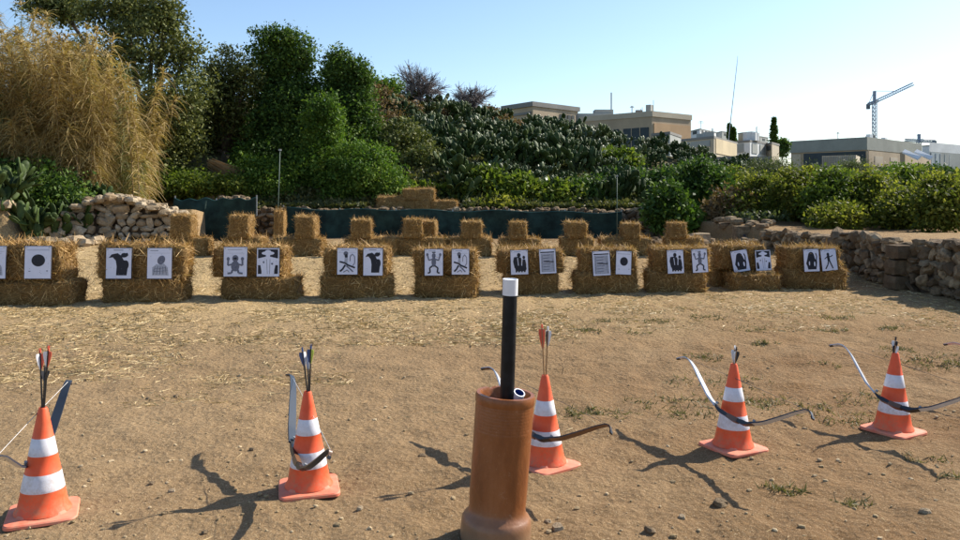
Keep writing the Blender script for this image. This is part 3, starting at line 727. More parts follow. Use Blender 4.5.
# ------------------------------------------------------------------ dark green nets
def net(x0, x1, d, y0t, y1t, yb, label, seed):
    rs_ = random.Random(seed); nx_ = 90; nz_ = 8; V = []
    a = (x0-CX)/F*d; b = (x1-CX)/F*d
    root = empty('shade_net', (a, d, g1(a, d)), 0, label, 'shade net', 'dark green nets along the back wall'); o = root.location
    tops_ = []
    for i in range(nx_+1):
        t = i/nx_; x = a+(b-a)*t; zt = CAMZ-((y0t+(y1t-y0t)*t)-HY)/F*d+.03*math.sin(t*31+seed)-.03*abs(math.sin(t*9)); zb = g1(x, d)-.02
        for k in range(nz_+1):
            u = k/nz_; y = d-.12*(1-u)+.02*math.sin(t*(b-a)*5+2*u)+.03*math.sin(t*(b-a)*1.9+4*u+seed)
            V.append((x-o.x, y-o.y, zb+(zt-zb)*u-o.z))
        tops_.append((x-o.x, V[-1][1]+.005, V[-1][2]))
    W = nz_+1
    f = np.array([(i*W+k, (i+1)*W+k, (i+1)*W+k+1, i*W+k+1) for i in range(nx_) for k in range(nz_)])
    me = np_mesh('netting', np.array(V), f, True); link('netting', me, M['net'], root)
    m = MB(); m.tube(tops_, .012, 5); link('hem', m.mesh('hem'), M['net_hem'], root)
    for k in range(int((b-a)/2)+2):
        t = min(1, k/(int((b-a)/2)+1)); x, y, z = tops_[int(t*nx_)]
        q = MB(); q.tube([(x, y+.06, -.1), (x, y+.06, z+.06)], .02, 6); link('stake', q.mesh('stake'), M['metal'], root)
net(283, 622, 23.7, 208, 212, 240, 'long dark green net strung low across the back of the field', 1)
net(174, 256, 22.0, 199, 198, 234, 'short dark net hung behind the left upright bales', 2)
def pole(px, y0, y1, d, r, label, lean=0):
    a = P(px, y1, d); b = P(px+lean, y0, d); g = g1(a.x, a.y)
    m = MB(); m.tube([(0, 0, -.05+min(0, g-a.z)), (b.x-a.x, 0, b.z-a.z)], [r, r*.8], 7)
    m2 = MB(); m2.box((b.x-a.x, 0, b.z-a.z), (r*2.2, r*2.2, r*1.6))
    root = empty('metal_pole', a, 0, label, 'pole'); link('shaft', m.mesh('shaft', True), M['pole_green'], root); link('cap', m2.mesh('cap'), M['metal'], root)
pole(277, 150, 242, 23.2, .016, 'thin grey pole rising beside the narrow bale before the ivy trees', 3)
pole(617, 176, 240, 23.2, .013, 'thin grey pole at the right end of the long net')

# ------------------------------------------------------------------ canes at left
def cane_clump(px0, px1, d0, d1, ytop, n, seed, label, green=.05):
    rs = np.random.RandomState(seed); rn = random.Random(seed)
    cx_ = ((px0+px1)/2-CX)/F*(d0+d1)/2; cy_ = (d0+d1)/2; gzz = g1(cx_, cy_)
    root = empty('cane_clump', (cx_, cy_, gzz), 0, label, 'canes', 'dry canes at the left edge')
    stems = MB(); LV = []; GV = []
    for i in range(n):
        d = rn.uniform(d0, d1); x = (rn.uniform(px0, px1)-CX)/F*d
        H = (CAMZ-(ytop+rn.uniform(0, 1)**1.8*110-HY)/F*d)-g1(x, d)
        ln = Vector((rn.uniform(-.3, .3), rn.uniform(-.3, .12), 0))*H*.7
        b = Vector((x-cx_, d-cy_, g1(x, d)-gzz-.05)); pts = []
        for k in range(7):
            t = k/6; pts.append(b+Vector((0, 0, H*t*(1-.12*t*abs(ln.x))))+ln*t*t)
        stems.tube(pts, [.016*(1-.75*k/6) for k in range(7)], 4, caps=False)
        m = 300; tt_ = rs.rand(m)**.75*.97+.03; PP = np.array([list(p) for p in pts])
        q = np.stack([np.interp(tt_, np.linspace(0, 1, 7), PP[:, j]) for j in range(3)], 1)
        dr = rs.normal(size=(m, 3)); dr[:, 2] = rs.rand(m)*1.6-.5
        (GV if rn.random() < green else LV).append(ribbons(q, dr, .16+.36*rs.rand(m), .012+.014*rs.rand(m), .5, 3, rs, .75))
        # plume / tuft at the top
        m = 14; q = np.repeat(PP[-1:], m, 0); dr = rs.normal(size=(m, 3))*.5+np.array([0, 0, 1]); LV.append(ribbons(q, dr, .25+.3*rs.rand(m), .02+.015*rs.rand(m), .5, 3, rs, .6))
    link('stems', stems.mesh('stems'), M['cane'], root)
    v, f = merge(LV); link('leaves', np_mesh('leaves', v, f, True), M['cane_leaf'], root)
    if GV:
        v, f = merge(GV); link('green_leaves', np_mesh('green_leaves', v, f, True), M['cane_green'], root)
cane_clump(-60, 45, 20.5, 23, 12, 84, 1, 'tall golden dry cane clump at the very left edge', .06)
cane_clump(30, 100, 20.8, 23, 24, 74, 2, 'golden dry cane clump above the collapsed rubble wall', .05)
cane_clump(85, 150, 21.4, 24, 62, 44, 3, 'sparser dry cane clump leaning over the rubble wall before the dark tree', .14)
cane_clump(-30, 60, 24, 26, -6, 30, 4, 'taller greenish cane clump behind the golden canes', .5)

# ------------------------------------------------------------------ trees and shrubs
T3 = lambda px, d: (lambda x: (x, d, g1(x, d)))((px-CX)/F*d)
tree('broadleaf_tree', T3(118, 28), [L(152, 45, 28, 30, 36), L(125, 8, 29, 34, 22), L(176, 112, 27, 28, 34), L(100, 75, 30, 34, 40), L(160, 152, 27.5, 36, 26), L(184, 58, 28, 14, 26), L(60, 6, 30, 30, 14), L(165, 12, 28, 16, 16), L(196, 90, 28, 10, 14)],
     'tall dark olive green tree behind the dry canes', 'tree', 'olive', 21, 620, 80, .125, .50, .2, lean=(.6, 0))
tree('olive_tree', T3(226, 29.5), [L(226, 100, 29.5, 22, 34), L(212, 126, 30.5, 22, 26), L(244, 132, 30.5, 20, 28), L(232, 62, 30, 8, 16), L(200, 150, 31, 22, 18), L(214, 78, 29, 8, 14), L(246, 76, 29, 8, 18)],
     'grey green olive tree between the tall dark tree and the ivy towers', 'tree', 'olive', 22, 440, 80, .11, .42, .16)
tree('ivy_tree', T3(286, 30), [L(264, 76, 30, 12, 34), L(282, 70, 30, 10, 34), L(298, 72, 30, 13, 34), L(285, 115, 29.5, 26, 30), L(282, 155, 29, 30, 30), L(313, 96, 30, 9, 22), L(261, 44, 30, 7, 15), L(275, 38, 30, 6, 13), L(290, 41, 30, 7, 15), L(304, 54, 30, 6, 13)],
     'tallest dark green leafy tree with twin upright tops', 'tree', 'dkgreen', 23, 620, 84, .115, .36, .16, fill=.25)
tree('ivy_tree', T3(345, 30), [L(340, 84, 30, 12, 24), L(356, 92, 30, 10, 20), L(352, 112, 30, 20, 22), L(340, 140, 29.5, 24, 28), L(365, 145, 30, 18, 28), L(334, 60, 30, 6, 13), L(346, 66, 30, 6, 12), L(359, 76, 30, 7, 12)],
     'dark green leafy tree with a lower pointed top right of the tallest tree', 'tree', 'dkgreen', 24, 500, 84, .115, .34, .15, fill=.25)
tree('ivy_bush', T3(322, 27.5), [L(322, 138, 27.5, 17, 36), L(318, 172, 27.2, 26, 24), L(330, 112, 27.5, 9, 18)], 'column of ivy leaves standing between the two dark trees', 'bush', 'ivy', 25, 300, 80, .10, .30, .08, fill=.25)
tree('ivy_bush', T3(362, 26.6), [L(362, 172, 26.6, 34, 26), L(385, 188, 26.4, 24, 14), L(342, 188, 26.4, 22, 14)], 'rounded bright green ivy mound left of the piled bales', 'bush', 'ivy', 26, 340, 80, .10, .28, .08, fill=.25)
tree('leafy_bush', T3(262, 26.8), [L(258, 180, 26.8, 24, 22), L(282, 186, 26.5, 20, 16), L(252, 164, 28.2, 14, 16)], 'mid green leafy bush at the foot of the tallest tree', 'bush', 'ivy', 27, 280, 76, .10, .28, .08, fill=.25)
tree('leafy_bush', T3(205, 26.2), [L(205, 187, 26.2, 34, 10), L(232, 188, 26.2, 20, 8), L(172, 184, 26.5, 20, 12)], 'bright green low bush behind the short dark net', 'bush', 'bright', 28, 260, 70, .10, .26, .06, fill=.25)
tree('leafy_bush', T3(160, 27), [L(150, 178, 27, 30, 18), L(120, 190, 26, 26, 10)], 'shaded green bush under the tall dark tree', 'bush', 'ivy', 29, 300, 36, .13, .28, .06)
tree('leafy_bush', T3(395, 30), [L(400, 150, 30, 26, 24), L(420, 170, 29, 24, 20)], 'dull olive bush on the slope above the piled bales', 'bush', 'olive', 30, 360, 36, .13, .26, .08)
tree('brush', T3(372, 36), [L(372, 104, 36, 20, 18), L(388, 130, 34, 22, 22), L(400, 112, 36, 16, 14)], 'brown dry brush on the slope right of the dark trees', 'brush', 'brownveg', 31, 260, 36, .13, .34, .08)
tree('leafy_tree', T3(360, 37), [L(365, 88, 37, 18, 12), L(340, 80, 38, 14, 14), L(383, 92, 37, 14, 10)], 'green treetop rising on the ridge right of the dark trees', 'tree', 'ivy', 32, 300, 36, .15, .3, .1)
# leaf fringes along the slope foot
for i, (px, py, d, rx, ry, mt, lb) in enumerate([
    (470, 184, 27.5, 20, 14, 'bright', 'bright yellow green bush right of the piled bales'), (487, 176, 27.5, 20, 18, 'bright', 'yellow green bush behind the netted wall left of centre'),
    (520, 184, 27, 24, 17, 'bright', 'fresh green bush behind the net above the black post'), (500, 200, 26, 26, 8, 'yellow', 'low yellow green growth along the wall top'),
    (556, 188, 27, 22, 14, 'bright', 'yellow green bush behind the right half of the long net'), (425, 186, 27.5, 16, 8, 'bright', 'small green bush behind the piled bales'),
    (590, 186, 27.5, 26, 18, 'dkgreen', 'dark green bush behind the right end of the net'), (625, 184, 28, 20, 18, 'dkgreen', 'dark green bush behind the right thin pole'),
    (667, 206, 22, 13, 17, 'dkgreen', 'leafy dark green bush standing behind the rightmost upright bale'), (684, 222, 22, 8, 8, 'ivy', 'lower dark bush beside the pale boulder'),
    (700, 190, 25, 28, 22, 'dkgreen', 'dense green bush between the cactus slope and the fig shrubs'), (735, 212, 22, 22, 16, 'brownveg', 'brownish green brush behind the hewn stone block'),
    (655, 186, 29, 26, 13, 'dkgreen', 'green bush on the lower cactus slope'), (560, 160, 33, 30, 14, 'dkgreen', 'dark bush midway up the cactus slope'), (700, 178, 30, 26, 12, 'dkgreen', 'green bush at the right foot of the ridge'),
    (470, 150, 33, 24, 14, 'dkgreen', 'dark bush on the left part of the cactus slope'), (615, 160, 34, 24, 12, 'bright', 'small lighter green bush amid the slope cacti'),
    (500, 128, 40, 22, 8, 'brownveg', 'brown dry brush near the top of the cactus slope'), (488, 116, 41, 14, 7, 'brownveg', 'tan brush on the ridge beside the left building'), (540, 148, 37, 26, 10, 'brownveg', 'dull brown brush between the slope cacti'), (430, 120, 39, 20, 10, 'brownveg', 'brown brush below the bare grey shrub')]):
    s = d/F
    if px < 640 and d < 38:
        rx, ry = rx*.8, ry*.72; py += 9 if d < 28 else 2; d = d-.5 if d < 28 else d
    lobes = [L(px, py, d, rx, ry), L(px-rx*.5, py+ry*.4, d-.3, rx*.6, ry*.6), L(px+rx*.5, py+ry*.25, d-.2, rx*.6, ry*.7), L(px+rx*.1, py-ry*.5, d, rx*.5, ry*.6)]
    big = mt in ('bright', 'yellow')
    tree('leafy_bush' if mt != 'brownveg' else 'brush', T3(px, d), lobes, lb, 'bush' if mt != 'brownveg' else 'brush', mt, 100+i, int(170+rx*ry*.45), 30, .19 if big else .14, .26, .05, fill=.3, nbr=10)
tree('leafy_bush', T3(20, 20.2), [L(15, 200, 20.2, 40, 34), L(60, 205, 20.4, 36, 26), L(-20, 190, 20.2, 30, 36)], 'dark bush crowding behind the prickly pears at the left edge', 'bush', 'dkgreen', 140, 340, 60, .10, .26, .06, fill=.3)
rs_g = np.random.RandomState(77); n = 60000
gx_ = -8.5+15*rs_g.rand(n); gy_ = 24.75+7.5*rs_g.rand(n)**1.5; gh = .04+.32*rs_g.rand(n)*(.5+.5*vn(gx_*1.3, gy_*1.3, 40))*sst(24.7, 25.4, gy_)
kp = ~((gx_ > -3.4) & (gx_ < -.5) & (gy_ < 25.9)) & (vn(gx_*2.1, gy_*2.1, 44)+(gy_-25)*.3 > -.35); gx_, gy_, gh = gx_[kp], gy_[kp], gh[kp]; n = len(gx_)
pts = np.stack([gx_, gy_, gz(gx_, gy_)+gh], 1); v, f = leaves(pts, np.tile([0, -.3, .8], (n, 1)), .10+.08*rs_g.rand(n), .07+.05*rs_g.rand(n), 0, rs_g)
tag(link('ground_ivy', np_mesh('ground_ivy', v, f), M['undergrowth']), 'low ivy and undergrowth covering the bank above the netted wall', 'undergrowth', None, 'stuff')
rs_g = np.random.RandomState(78); n = 26000
gx_ = 6.5+9*rs_g.rand(n); gy_ = 17.5+12*rs_g.rand(n); kp = vn(gx_*.8, gy_*.8, 41)+(gy_-19)*.12 > .1; gx_, gy_ = gx_[kp], gy_[kp]; n = len(gx_)
pts = np.stack([gx_, gy_, gz(gx_, gy_)+.03+.25*rs_g.rand(n)], 1); v, f = leaves(pts, np.tile([0, -.3, .8], (n, 1)), .07+.07*rs_g.rand(n), .04+.04*rs_g.rand(n), 0, rs_g)
tag(link('undergrowth', np_mesh('undergrowth', v, f), M['tamarisk']), 'low dry green undergrowth below the fig shrubs', 'undergrowth', None, 'stuff')
# bare grey shrubs on the ridge
def bare(px, py, d, r, label, seed):
    rn = random.Random(seed); b = Vector(T3(px, d)); root = empty('bare_shrub', b, 0, label, 'bare shrub'); m = MB(); tw = MB()
    top = P(px, py, d)-b; rr = r/F*d; fork = Vector((0, 0, top.z*.4))
    m.tube([(0, 0, -.2), fork], [.09, .06], 7)
    for i in range(26):
        dv = Vector((rn.gauss(0, 1), rn.gauss(0, 1), rn.gauss(.5, .7))).normalized(); e = top+Vector((dv.x*1.35, dv.y*1.2, dv.z*.85))*rr*rn.uniform(.35, 1.15); m.tube([fork, fork.lerp(e, .5)+Vector((0, 0, .1)), e], [.04, .025, .01], 5)
        for k in range(55):
            q = fork.lerp(e, rn.uniform(.35, 1)); dd = (dv+Vector((rn.gauss(0, .8), rn.gauss(0, .8), rn.gauss(.2, .8)))).normalized()*rn.uniform(.2, .6)*rr
            tw.tube([q, q+dd], [.013, .006], 3, caps=False)
    link('trunk', m.mesh('trunk'), M['bark'], root); link('twigs', tw.mesh('twigs'), M['twig'], root)
bare(418, 86, 40, 24, 'bare greyish purple shrub on the ridge, the larger and left one', 1)
bare(470, 98, 41, 17, 'bare greyish shrub on the ridge, the smaller and right one', 2)

# right fig / citrus shrubs
ri = 0
for (px, py, d, rx, ry, mt, lb) in [
    (762, 200, 22, 34, 30, 'yellow', 'yellow green fig shrub at the left end of the right wall'), (800, 192, 21, 30, 30, 'yellow', 'second yellow green fig shrub behind the right wall'),
    (835, 196, 20, 28, 32, 'bright', 'green fig shrub behind the last target stack'), (872, 196, 20, 26, 28, 'yellow', 'yellow green fig shrub over the bare bank'),
    (908, 188, 21, 28, 22, 'bright', 'green shrub beyond the stone pier'), (945, 200, 17, 26, 22, 'yellow', 'yellow green fig shrub at the right edge'),
    (905, 206, 18.5, 24, 16, 'yellow', 'small shrub right above the wall by the bare soil'), (870, 186, 27, 40, 16, 'ivy', 'dark green shrub bank behind the fig shrubs'),
    (940, 178, 27, 34, 14, 'dkgreen', 'dark green shrub at the right edge before the glass building'), (815, 180, 28, 36, 18, 'tamarisk', 'feathery grey green shrub below the long grey building'),
    (770, 172, 30, 34, 16, 'tamarisk', 'feathery olive shrub below the white houses'), (745, 190, 26, 22, 20, 'yellow', 'yellow green shrub beside the cactus slope'),
    (855, 170, 33, 24, 12, 'tamarisk', 'pale feathery treetop before the long grey building'), (905, 172, 32, 34, 10, 'ivy', 'green shrub tops under the grey building'), (720, 180, 29, 24, 18, 'bright', 'mid green shrub at the right foot of the cactus slope'),
    (980, 190, 22, 30, 24, 'bright', 'green shrub cut by the right picture edge'), (838, 216, 18.6, 20, 10, 'yellow', 'low yellow green sprig right behind the wall end')]:
    ri += 1; fine = mt == 'tamarisk'; ry *= .86; rx *= .92; py += 3
    if d < 19: ry *= 1.2
    lobes = [L(px, py, d, rx*.72, ry*.75), L(px-rx*.55, py+ry*.25, d-.4, rx*.5, ry*.6), L(px+rx*.55, py+ry*.15, d-.3, rx*.5, ry*.65), L(px-rx*.2, py-ry*.5, d, rx*.42, ry*.5), L(px+rx*.3, py-ry*.45, d+.3, rx*.4, ry*.5), L(px, py+ry*.5, d-.4, rx*.5, ry*.45)]
    tree('fig_shrub' if not fine else 'feathery_shrub', T3(px, d), lobes, lb, 'shrub', mt, 200+ri, int(110+rx*ry*.27), 70 if not fine else 70, .09 if not fine else .10, .25 if not fine else .3, .05, fill=.25, aspect=.6 if not fine else .22, nbr=24)

# tall distant trees
def conifer(px, ytop, ybot, d, wpx, label, seed, gaps=True):
    rn = random.Random(seed); rs = np.random.RandomState(seed); a = P(px, ybot, d); b = P(px, ytop, d); H = b.z-a.z; w = wpx/F*d
    base = (a.x, a.y, g1(a.x, a.y)); root = empty('conifer', base, 0, label, 'tree'); z0 = a.z-base[2]
    m = MB(); m.tube([(0, 0, -.2), (0, 0, z0+H)], [.16, .04], 7); link('trunk', m.mesh('trunk'), M['bark'], root)
    C = []; D = []
    n = 13 if gaps else 26
    for i in range(n):
        t = i/(n-1); r = w*(1-t*.85)*(.8+.4*rn.random())
        for k in range(9):
            q = rn.uniform(0, 6.28)
            for s in np.linspace(.1, 1, 7): C.append((math.cos(q)*r*s, math.sin(q)*r*s, z0+H*t+.1*r*s)); D.append((math.cos(q), math.sin(q), .3))
    C = np.repeat(np.array(C), 9, 0)+rs.normal(size=(len(C)*9, 3))*.10*(w*.5+.1); D = np.repeat(np.array(D), 9, 0)
    v, f = leaves(C, D, .16+.18*rs.rand(len(C)), .08+.06*rs.rand(len(C)), 0, rs); link('crown', np_mesh('crown', v, f), M['dkgreen'], root)
conifer(774, 119, 152, 95, 5.5, 'tiered conifer standing between the white houses and the grey building', 1)
conifer(729.5, 125, 150, 90, 2.2, 'left and taller of two small dark cypresses beside the mast', 2, False)
conifer(733.5, 129, 150, 90, 2.8, 'right and shorter of two small dark cypresses beside the mast', 3, False)
tree('round_tree', T3(783, 92), [L(783, 146, 92, 4, 5), L(781, 151, 92, 4, 4)], 'small round dark tree right of the tiered conifer', 'tree', 'dkgreen', 77, 120, 34, .3, .35, .1)

# ------------------------------------------------------------------ prickly pears
def pear_mesh(seed, npad, pr, spread, height):
    rn = random.Random(seed); m = MB(); rings = [(0, -1), (.55, -.78), (.86, -.4), (1, 0.05), (.9, .5), (.55, .86), (0, 1)]
    K = 8
    pads = [(Vector((rn.uniform(-.3, .3)*spread*.55, rn.uniform(-.3, .3)*spread*.55, 0)), Vector((rn.uniform(-.3, .3), rn.uniform(-.3, .3), 1)).normalized(), rn.uniform(0, 6.28)) for _ in range(9)]
    done = 0; queue = list(pads)
    while queue and done < npad:
        b, up, az = queue.pop(0); done += 1
        s = pr*rn.uniform(.75, 1.2); c = b+up*s*.92
        side = Vector((math.cos(az), math.sin(az), 0)); side = (side-up*side.dot(up)).normalized(); nr = up.cross(side)
        vs = []; 
        for (r, t) in rings[1:-1]:
            for k in range(K):
                q = 2*math.pi*k/K; vs.append(c+up*t*s+side*r*s*.55*math.cos(q)+nr*s*.11*math.sin(q))
        n = len(vs); vs += [c-up*s, c+up*s]; fs = []
        R5 = len(rings)-2
        for i in range(R5-1):
            for k in range(K): fs.append((i*K+k, i*K+(k+1) % K, (i+1)*K+(k+1) % K, (i+1)*K+k))
        for k in range(K): fs.append((n, (k+1) % K, k)); fs.append((n+1, (R5-1)*K+k, (R5-1)*K+(k+1) % K))
        m.add(vs, fs)
        if c.z < height:
            for j in range(rn.choice((1, 2, 2, 3))):
                q = rn.uniform(-.9, .9); nb = c+up*s*math.cos(q)*.85+side*s*.6*math.sin(q)
                nu = (up*1.0+side*math.sin(q)*1.0+Vector((rn.gauss(0, .3), rn.gauss(0, .3), .15))).normalized()
                queue.append((nb, nu, rn.uniform(0, 6.28)))
    return m.mesh('prickly_pear', True)
PM = [pear_mesh(50+i, 72, .165, 2.4, 1.5) for i in range(5)]
PM2 = [pear_mesh(60+i, 56, .155, 2.0, 1.3) for i in range(3)]
for me in PM: me.materials.append(M['cactus'])
for me in PM2: me.materials.append(M['cactus_l'])
rn = random.Random(44); cnt = 0
for row in range(17):
    d = 26.8+row*.93
    n = 19
    for k in range(n):
        px = 385+(745-385)*(k+rn.random())/n
        if px < 440 and d < 31: continue
        dd = d+rn.uniform(-.5, .5); x = (px-CX)/F*dd; z = g1(x, dd)
        yy = HY-(z+1.5-CAMZ)*F/dd
        if px > 710 and rn.random() < .4: continue
        if rn.random() < .12: continue
        me = rn.choice(PM+PM2)
        if vn(np.array([x*.45]), np.array([dd*.45]), 31)[0] > .75: continue
        o = link('prickly_pear', me, []); o.location = (x, dd, z-.05); s = rn.uniform(.7, 1.15)*np.interp(px, [380, 600, 745], [1.1, 1.05, 1.0]); o.scale = (s, s, s*rn.uniform(.85, 1.1)); o.rotation_euler = (0, 0, rn.uniform(0, 6.28))
        tag(o, 'grey green prickly pear cactus growing on the slope behind the netted wall', 'cactus', 'prickly pears on the slope'); cnt += 1
BP = [pear_mesh(80+i, 80, .16, 2.4, 1.7) for i in range(3)]
for me in BP: me.materials.append(M['cactus'])
for i, (px, d, s, lb) in enumerate([(8, 18.6, 1.15, 'prickly pear cactus at the very left edge under the canes'), (38, 18.8, 1.2, 'tall prickly pear cactus behind the black circle target'), (70, 19.6, 1.05, 'prickly pear cactus touching the left end of the rubble wall'),
                                     (98, 20.9, .75, 'small prickly pear cactus growing on top of the rubble wall'), (-18, 19.2, 1.2, 'prickly pear cactus cut by the left picture edge')]):
    x = (px-CX)/F*d; o = link('prickly_pear', BP[i % 3], []); o.location = (x, d, g1(x, d)-.05); o.scale = (s, s, s); o.rotation_euler = (0, 0, i*1.3); tag(o, lb, 'cactus', 'prickly pears by the left rubble wall')
W0 = lambda px, d: (px-CX)/F*d
# fallen dry bundle on the bank
m = MB(); rn = random.Random(5); a = P(211, 163, 26.9); b = P(237, 176, 26.3)
V = []; nr, nk = 10, 28; rm = random.Random(6); cm = (a+b)/2; gm = g1(cm.x, cm.y)-.25
for i in range(nr+1):
    t = i/nr
    for k in range(nk):
        q = 2*math.pi*k/nk; rr = t*(1+.18*noise.noise(Vector((math.cos(q)*2, math.sin(q)*2, 1)))); x = 1.15*rr*math.cos(q); y = .95*rr*math.sin(q)
        top_ = cm.z-.16-gm-(b.z-a.z)/(b.x-a.x)*0; z = (top_+(b.z-a.z)/(b.x-a.x)*x*(1-t))*(1-t**1.6)+.07*noise.noise(Vector((x*4, y*4, 0)))*(1-t); V.append((x, y, max(z, 0)))
me_ = np_mesh('earth_mound', np.array(V), np.array([(i*nk+k, i*nk+(k+1) % nk, (i+1)*nk+(k+1) % nk, (i+1)*nk+k) for i in range(nr) for k in range(nk)]), True)
M['mound'] = plain('mound_earth', (.24, .17, .10), .95, 0, .3, 4, .8, c2=(.40, .30, .18))
tag(link('earth_mound', me_, M['mound'], None, (cm.x, cm.y, gm)), 'tan earth heap on the bank behind the short net', None, None, 'structure')
for i in range(70):
    o1 = Vector((rn.gauss(0, .06), rn.gauss(0, .06), rn.gauss(0, .06))); m.tube([o1, (b-a)*.5+o1*1.3, (b-a)+o1*1.8], [.014, .012, .006], 4, caps=False)
tag(link('cane_bundle', m.mesh('cane_bundle'), M['cane'], None, a), 'pale bundle of cut dry canes lying on the bank behind the short net', 'cane bundle')

# ------------------------------------------------------------------ buildings
for k, c in {'b_tan': (.40, .31, .20), 'b_tan_sunlit': (.52, .33, .17), 'b_grey': (.26, .27, .23), 'b_dark': (.055, .065, .065), 'b_white': (.70, .70, .68), 'b_roof': (.20, .19, .17), 'b_greyl': (.33, .34, .31), 'b_yell': (.52, .42, .26), 'b_cream': (.46, .39, .28)}.items():
    M[k] = plain(k, c, .85, 0, .12, .35, .2)
M['glass'] = plain('glass', (.035, .05, .055), .5, 0, .2, .4, spec=.25)
M['glass_blue'] = plain('glass_blue', (.10, .17, .24), .3, 0, .2, .4, spec=.6); M['crane'] = plain('crane_paint', (.30, .36, .44), .6); M['crane_w'] = plain('crane_weight', (.16, .17, .19), .8)
def W(px, d): return Vector(((px-CX)/F*d, d))
def zat(py, d): return CAMZ-(py-HY)/F*d
BL = {}
class Bld:
    def __init__(s, name, c, l, r, label, cat='building'):
        s.c, s.l, s.r = [W(*q) for q in (c, l, r)]; s.back = s.l+s.r-s.c
        BL.setdefault(name, s); s.zt = 0
        s.g = g1(s.c.x, s.c.y)-.5; s.root = empty(name, (s.c.x, s.c.y, s.g+.5), 0, label, cat); s.o = Vector(s.root.location)
    def body(s, zt, mat, name='wall', z0=None, inset=0):
        s.zt = max(s.zt, zt)
        m = MB(); ctr = (s.l+s.r)/2
        pts = [q+(ctr-q).normalized()*inset for q in (s.c, s.r, s.back, s.l)]
        m.prism([(q.x-s.o.x, q.y-s.o.y) for q in pts], (z0 if z0 is not None else s.g)-s.o.z, zt-s.o.z); return link(name, m.mesh(name), M[mat], s.root)
    def panel(s, face, t0, t1, z0, z1, mat, name, th=.06, parent=None, out=0.0):
        a, b = (s.l, s.c) if face == 'l' else (s.c, s.r); t = (b-a); u = t.normalized(); n = Vector((u.y, -u.x)); p0 = a+t*t0+n*out; p1 = a+t*t1+n*out
        m = MB(); pts = [p0-n*.05, p1-n*.05, p1+n*th, p0+n*th]; m.prism([(q.x-s.o.x, q.y-s.o.y) for q in reversed(pts)], z0-s.o.z, z1-s.o.z)
        return link(name, m.mesh(name), M[mat], parent or s.root)
# A left tan building
B = Bld('tan_building', (533, 85), (503, 89.5), (578, 90.5), 'low tan building with a row of small windows on the ridge at left'); zt = zat(101.5, 85)
B.body(zt-.5, 'b_tan'); B.body(zt, 'b_roof', 'roof_slab', zt-.5, -.25)
for k in range(4): B.panel('r', .58+.09*k, .64+.09*k, zt-2.1, zt-1.0, 'b_dark', 'window')
B.panel('l', .1, .95, zt-1.3, zt-1.05, 'b_roof', 'ledge', .12)
# B middle building
B = Bld('flat_roofed_building', (652, 80), (580, 86), (691, 84), 'long flat roofed building with dark window bands and end wall tinted as if sunlit'); zt = zat(111, 80)
B.body(zt-.55, 'b_tan'); B.body(zt, 'b_cream', 'parapet', zt-.55, -.12)
for a, b in ((.03, .28), (.34, .56), (.62, .96)): 
    w = B.panel('l', a, b, zt-4.4, zt-1.6, 'glass', 'window')
    for q in np.linspace(a, b, 4)[1:-1]: B.panel('l', q-.004, q+.004, zt-4.4, zt-1.6, 'b_tan', 'mullion', .1, w)
B.panel('r', .04, .98, zt-5.5, zt-1.2, 'b_tan_sunlit', 'end_wall_sunlit', .08)  # warmer tan panel paints the sunlight on the right-hand face
m = MB(); q = P(594, 118, 88); 
tag(link('roof_hut', (lambda mm: (mm.box((0, 0, .25), (1.9, 1, .55)), mm.box((1.0, 0, 1.0), (1.0, .8, .25)), mm.box((1.9, 0, 1.9), (.06, .06, 1.3)), mm)[-1])(MB()).mesh('roof_hut'), M['b_greyl'], None, (q.x, q.y, q.z-.4)), 'small grey roof hut with a thin chimney between the two ridge buildings', 'roof hut')
# middle low houses
def simple(name, c, l, r, ytop, mat, label, win=(), dref=None, roof='b_roof', wmat='b_dark'):
    B = Bld(name, c, l, r, label); zt = zat(ytop, c[1]); B.body(zt-.2, mat); B.body(zt, roof, 'roof', zt-.2, -.1)
    for (f, a, b, y0, y1, mt) in win: B.panel(f, a, b, zat(y1, c[1]), zat(y0, c[1]), mt, 'window' if mt in ('b_dark', 'glass') else 'wall_panel')
    return B
simple('grey_house', (670, 62), (652, 64), (681, 66), 131.5, 'b_greyl', 'small grey block house below the sunlit-tinted end wall', [('l', .05, .9, 134, 150, 'b_dark')])
simple('yellow_house', (714, 66), (680, 70), (737, 74), 136, 'b_cream', 'low pale yellow house with a dark roof edge beside the mast', [('r', .05, .95, 138, 153, 'b_yell'), ('l', .1, .9, 140, 146, 'b_greyl')])
simple('white_house', (750, 78), (735, 80), (767, 82), 140, 'b_white', 'white house with grey shuttered openings under the conifer', [('l', .15, .6, 143, 152, 'b_greyl'), ('r', .1, .4, 143, 153, 'b_greyl'), ('r', .55, .85, 143, 153, 'b_greyl')])
simple('white_house', (772, 80), (766, 82), (779, 83), 142, 'b_cream', 'narrow cream house block right of the shuttered white house', [('l', .2, .8, 145, 150, 'b_dark')])
simple('shed', (735, 60), (712, 62), (770, 61), 156, 'b_roof', 'long dark shed roof below the white houses', [('r', .05, .95, 159, 168, 'b_dark')])
simple('far_house', (700, 150), (690, 156), (716, 158), 128.5, 'b_white', 'far white apartment row behind the yellow house', [('r', .1+.2*k, .2+.2*k, 130, 133, 'b_dark') for k in range(4)]+[('l', .3, .7, 130, 133, 'b_dark')])
simple('far_house', (722, 160), (714, 165), (736, 166), 131, 'b_greyl', 'far grey flats behind the small cypresses', [('r', .15+.3*k, .3+.3*k, 133, 135, 'b_dark') for k in range(3)])
simple('far_house', (745, 165), (738, 168), (757, 170), 132, 'b_cream', 'far cream flats above the white house', [('r', .15+.3*k, .3+.3*k, 134, 136, 'b_dark') for k in range(3)])
simple('far_house', (760, 172), (756, 175), (768, 176), 136, 'b_greyl', 'far small grey house left of the conifer', [('r', .3, .6, 138, 140, 'b_dark')])
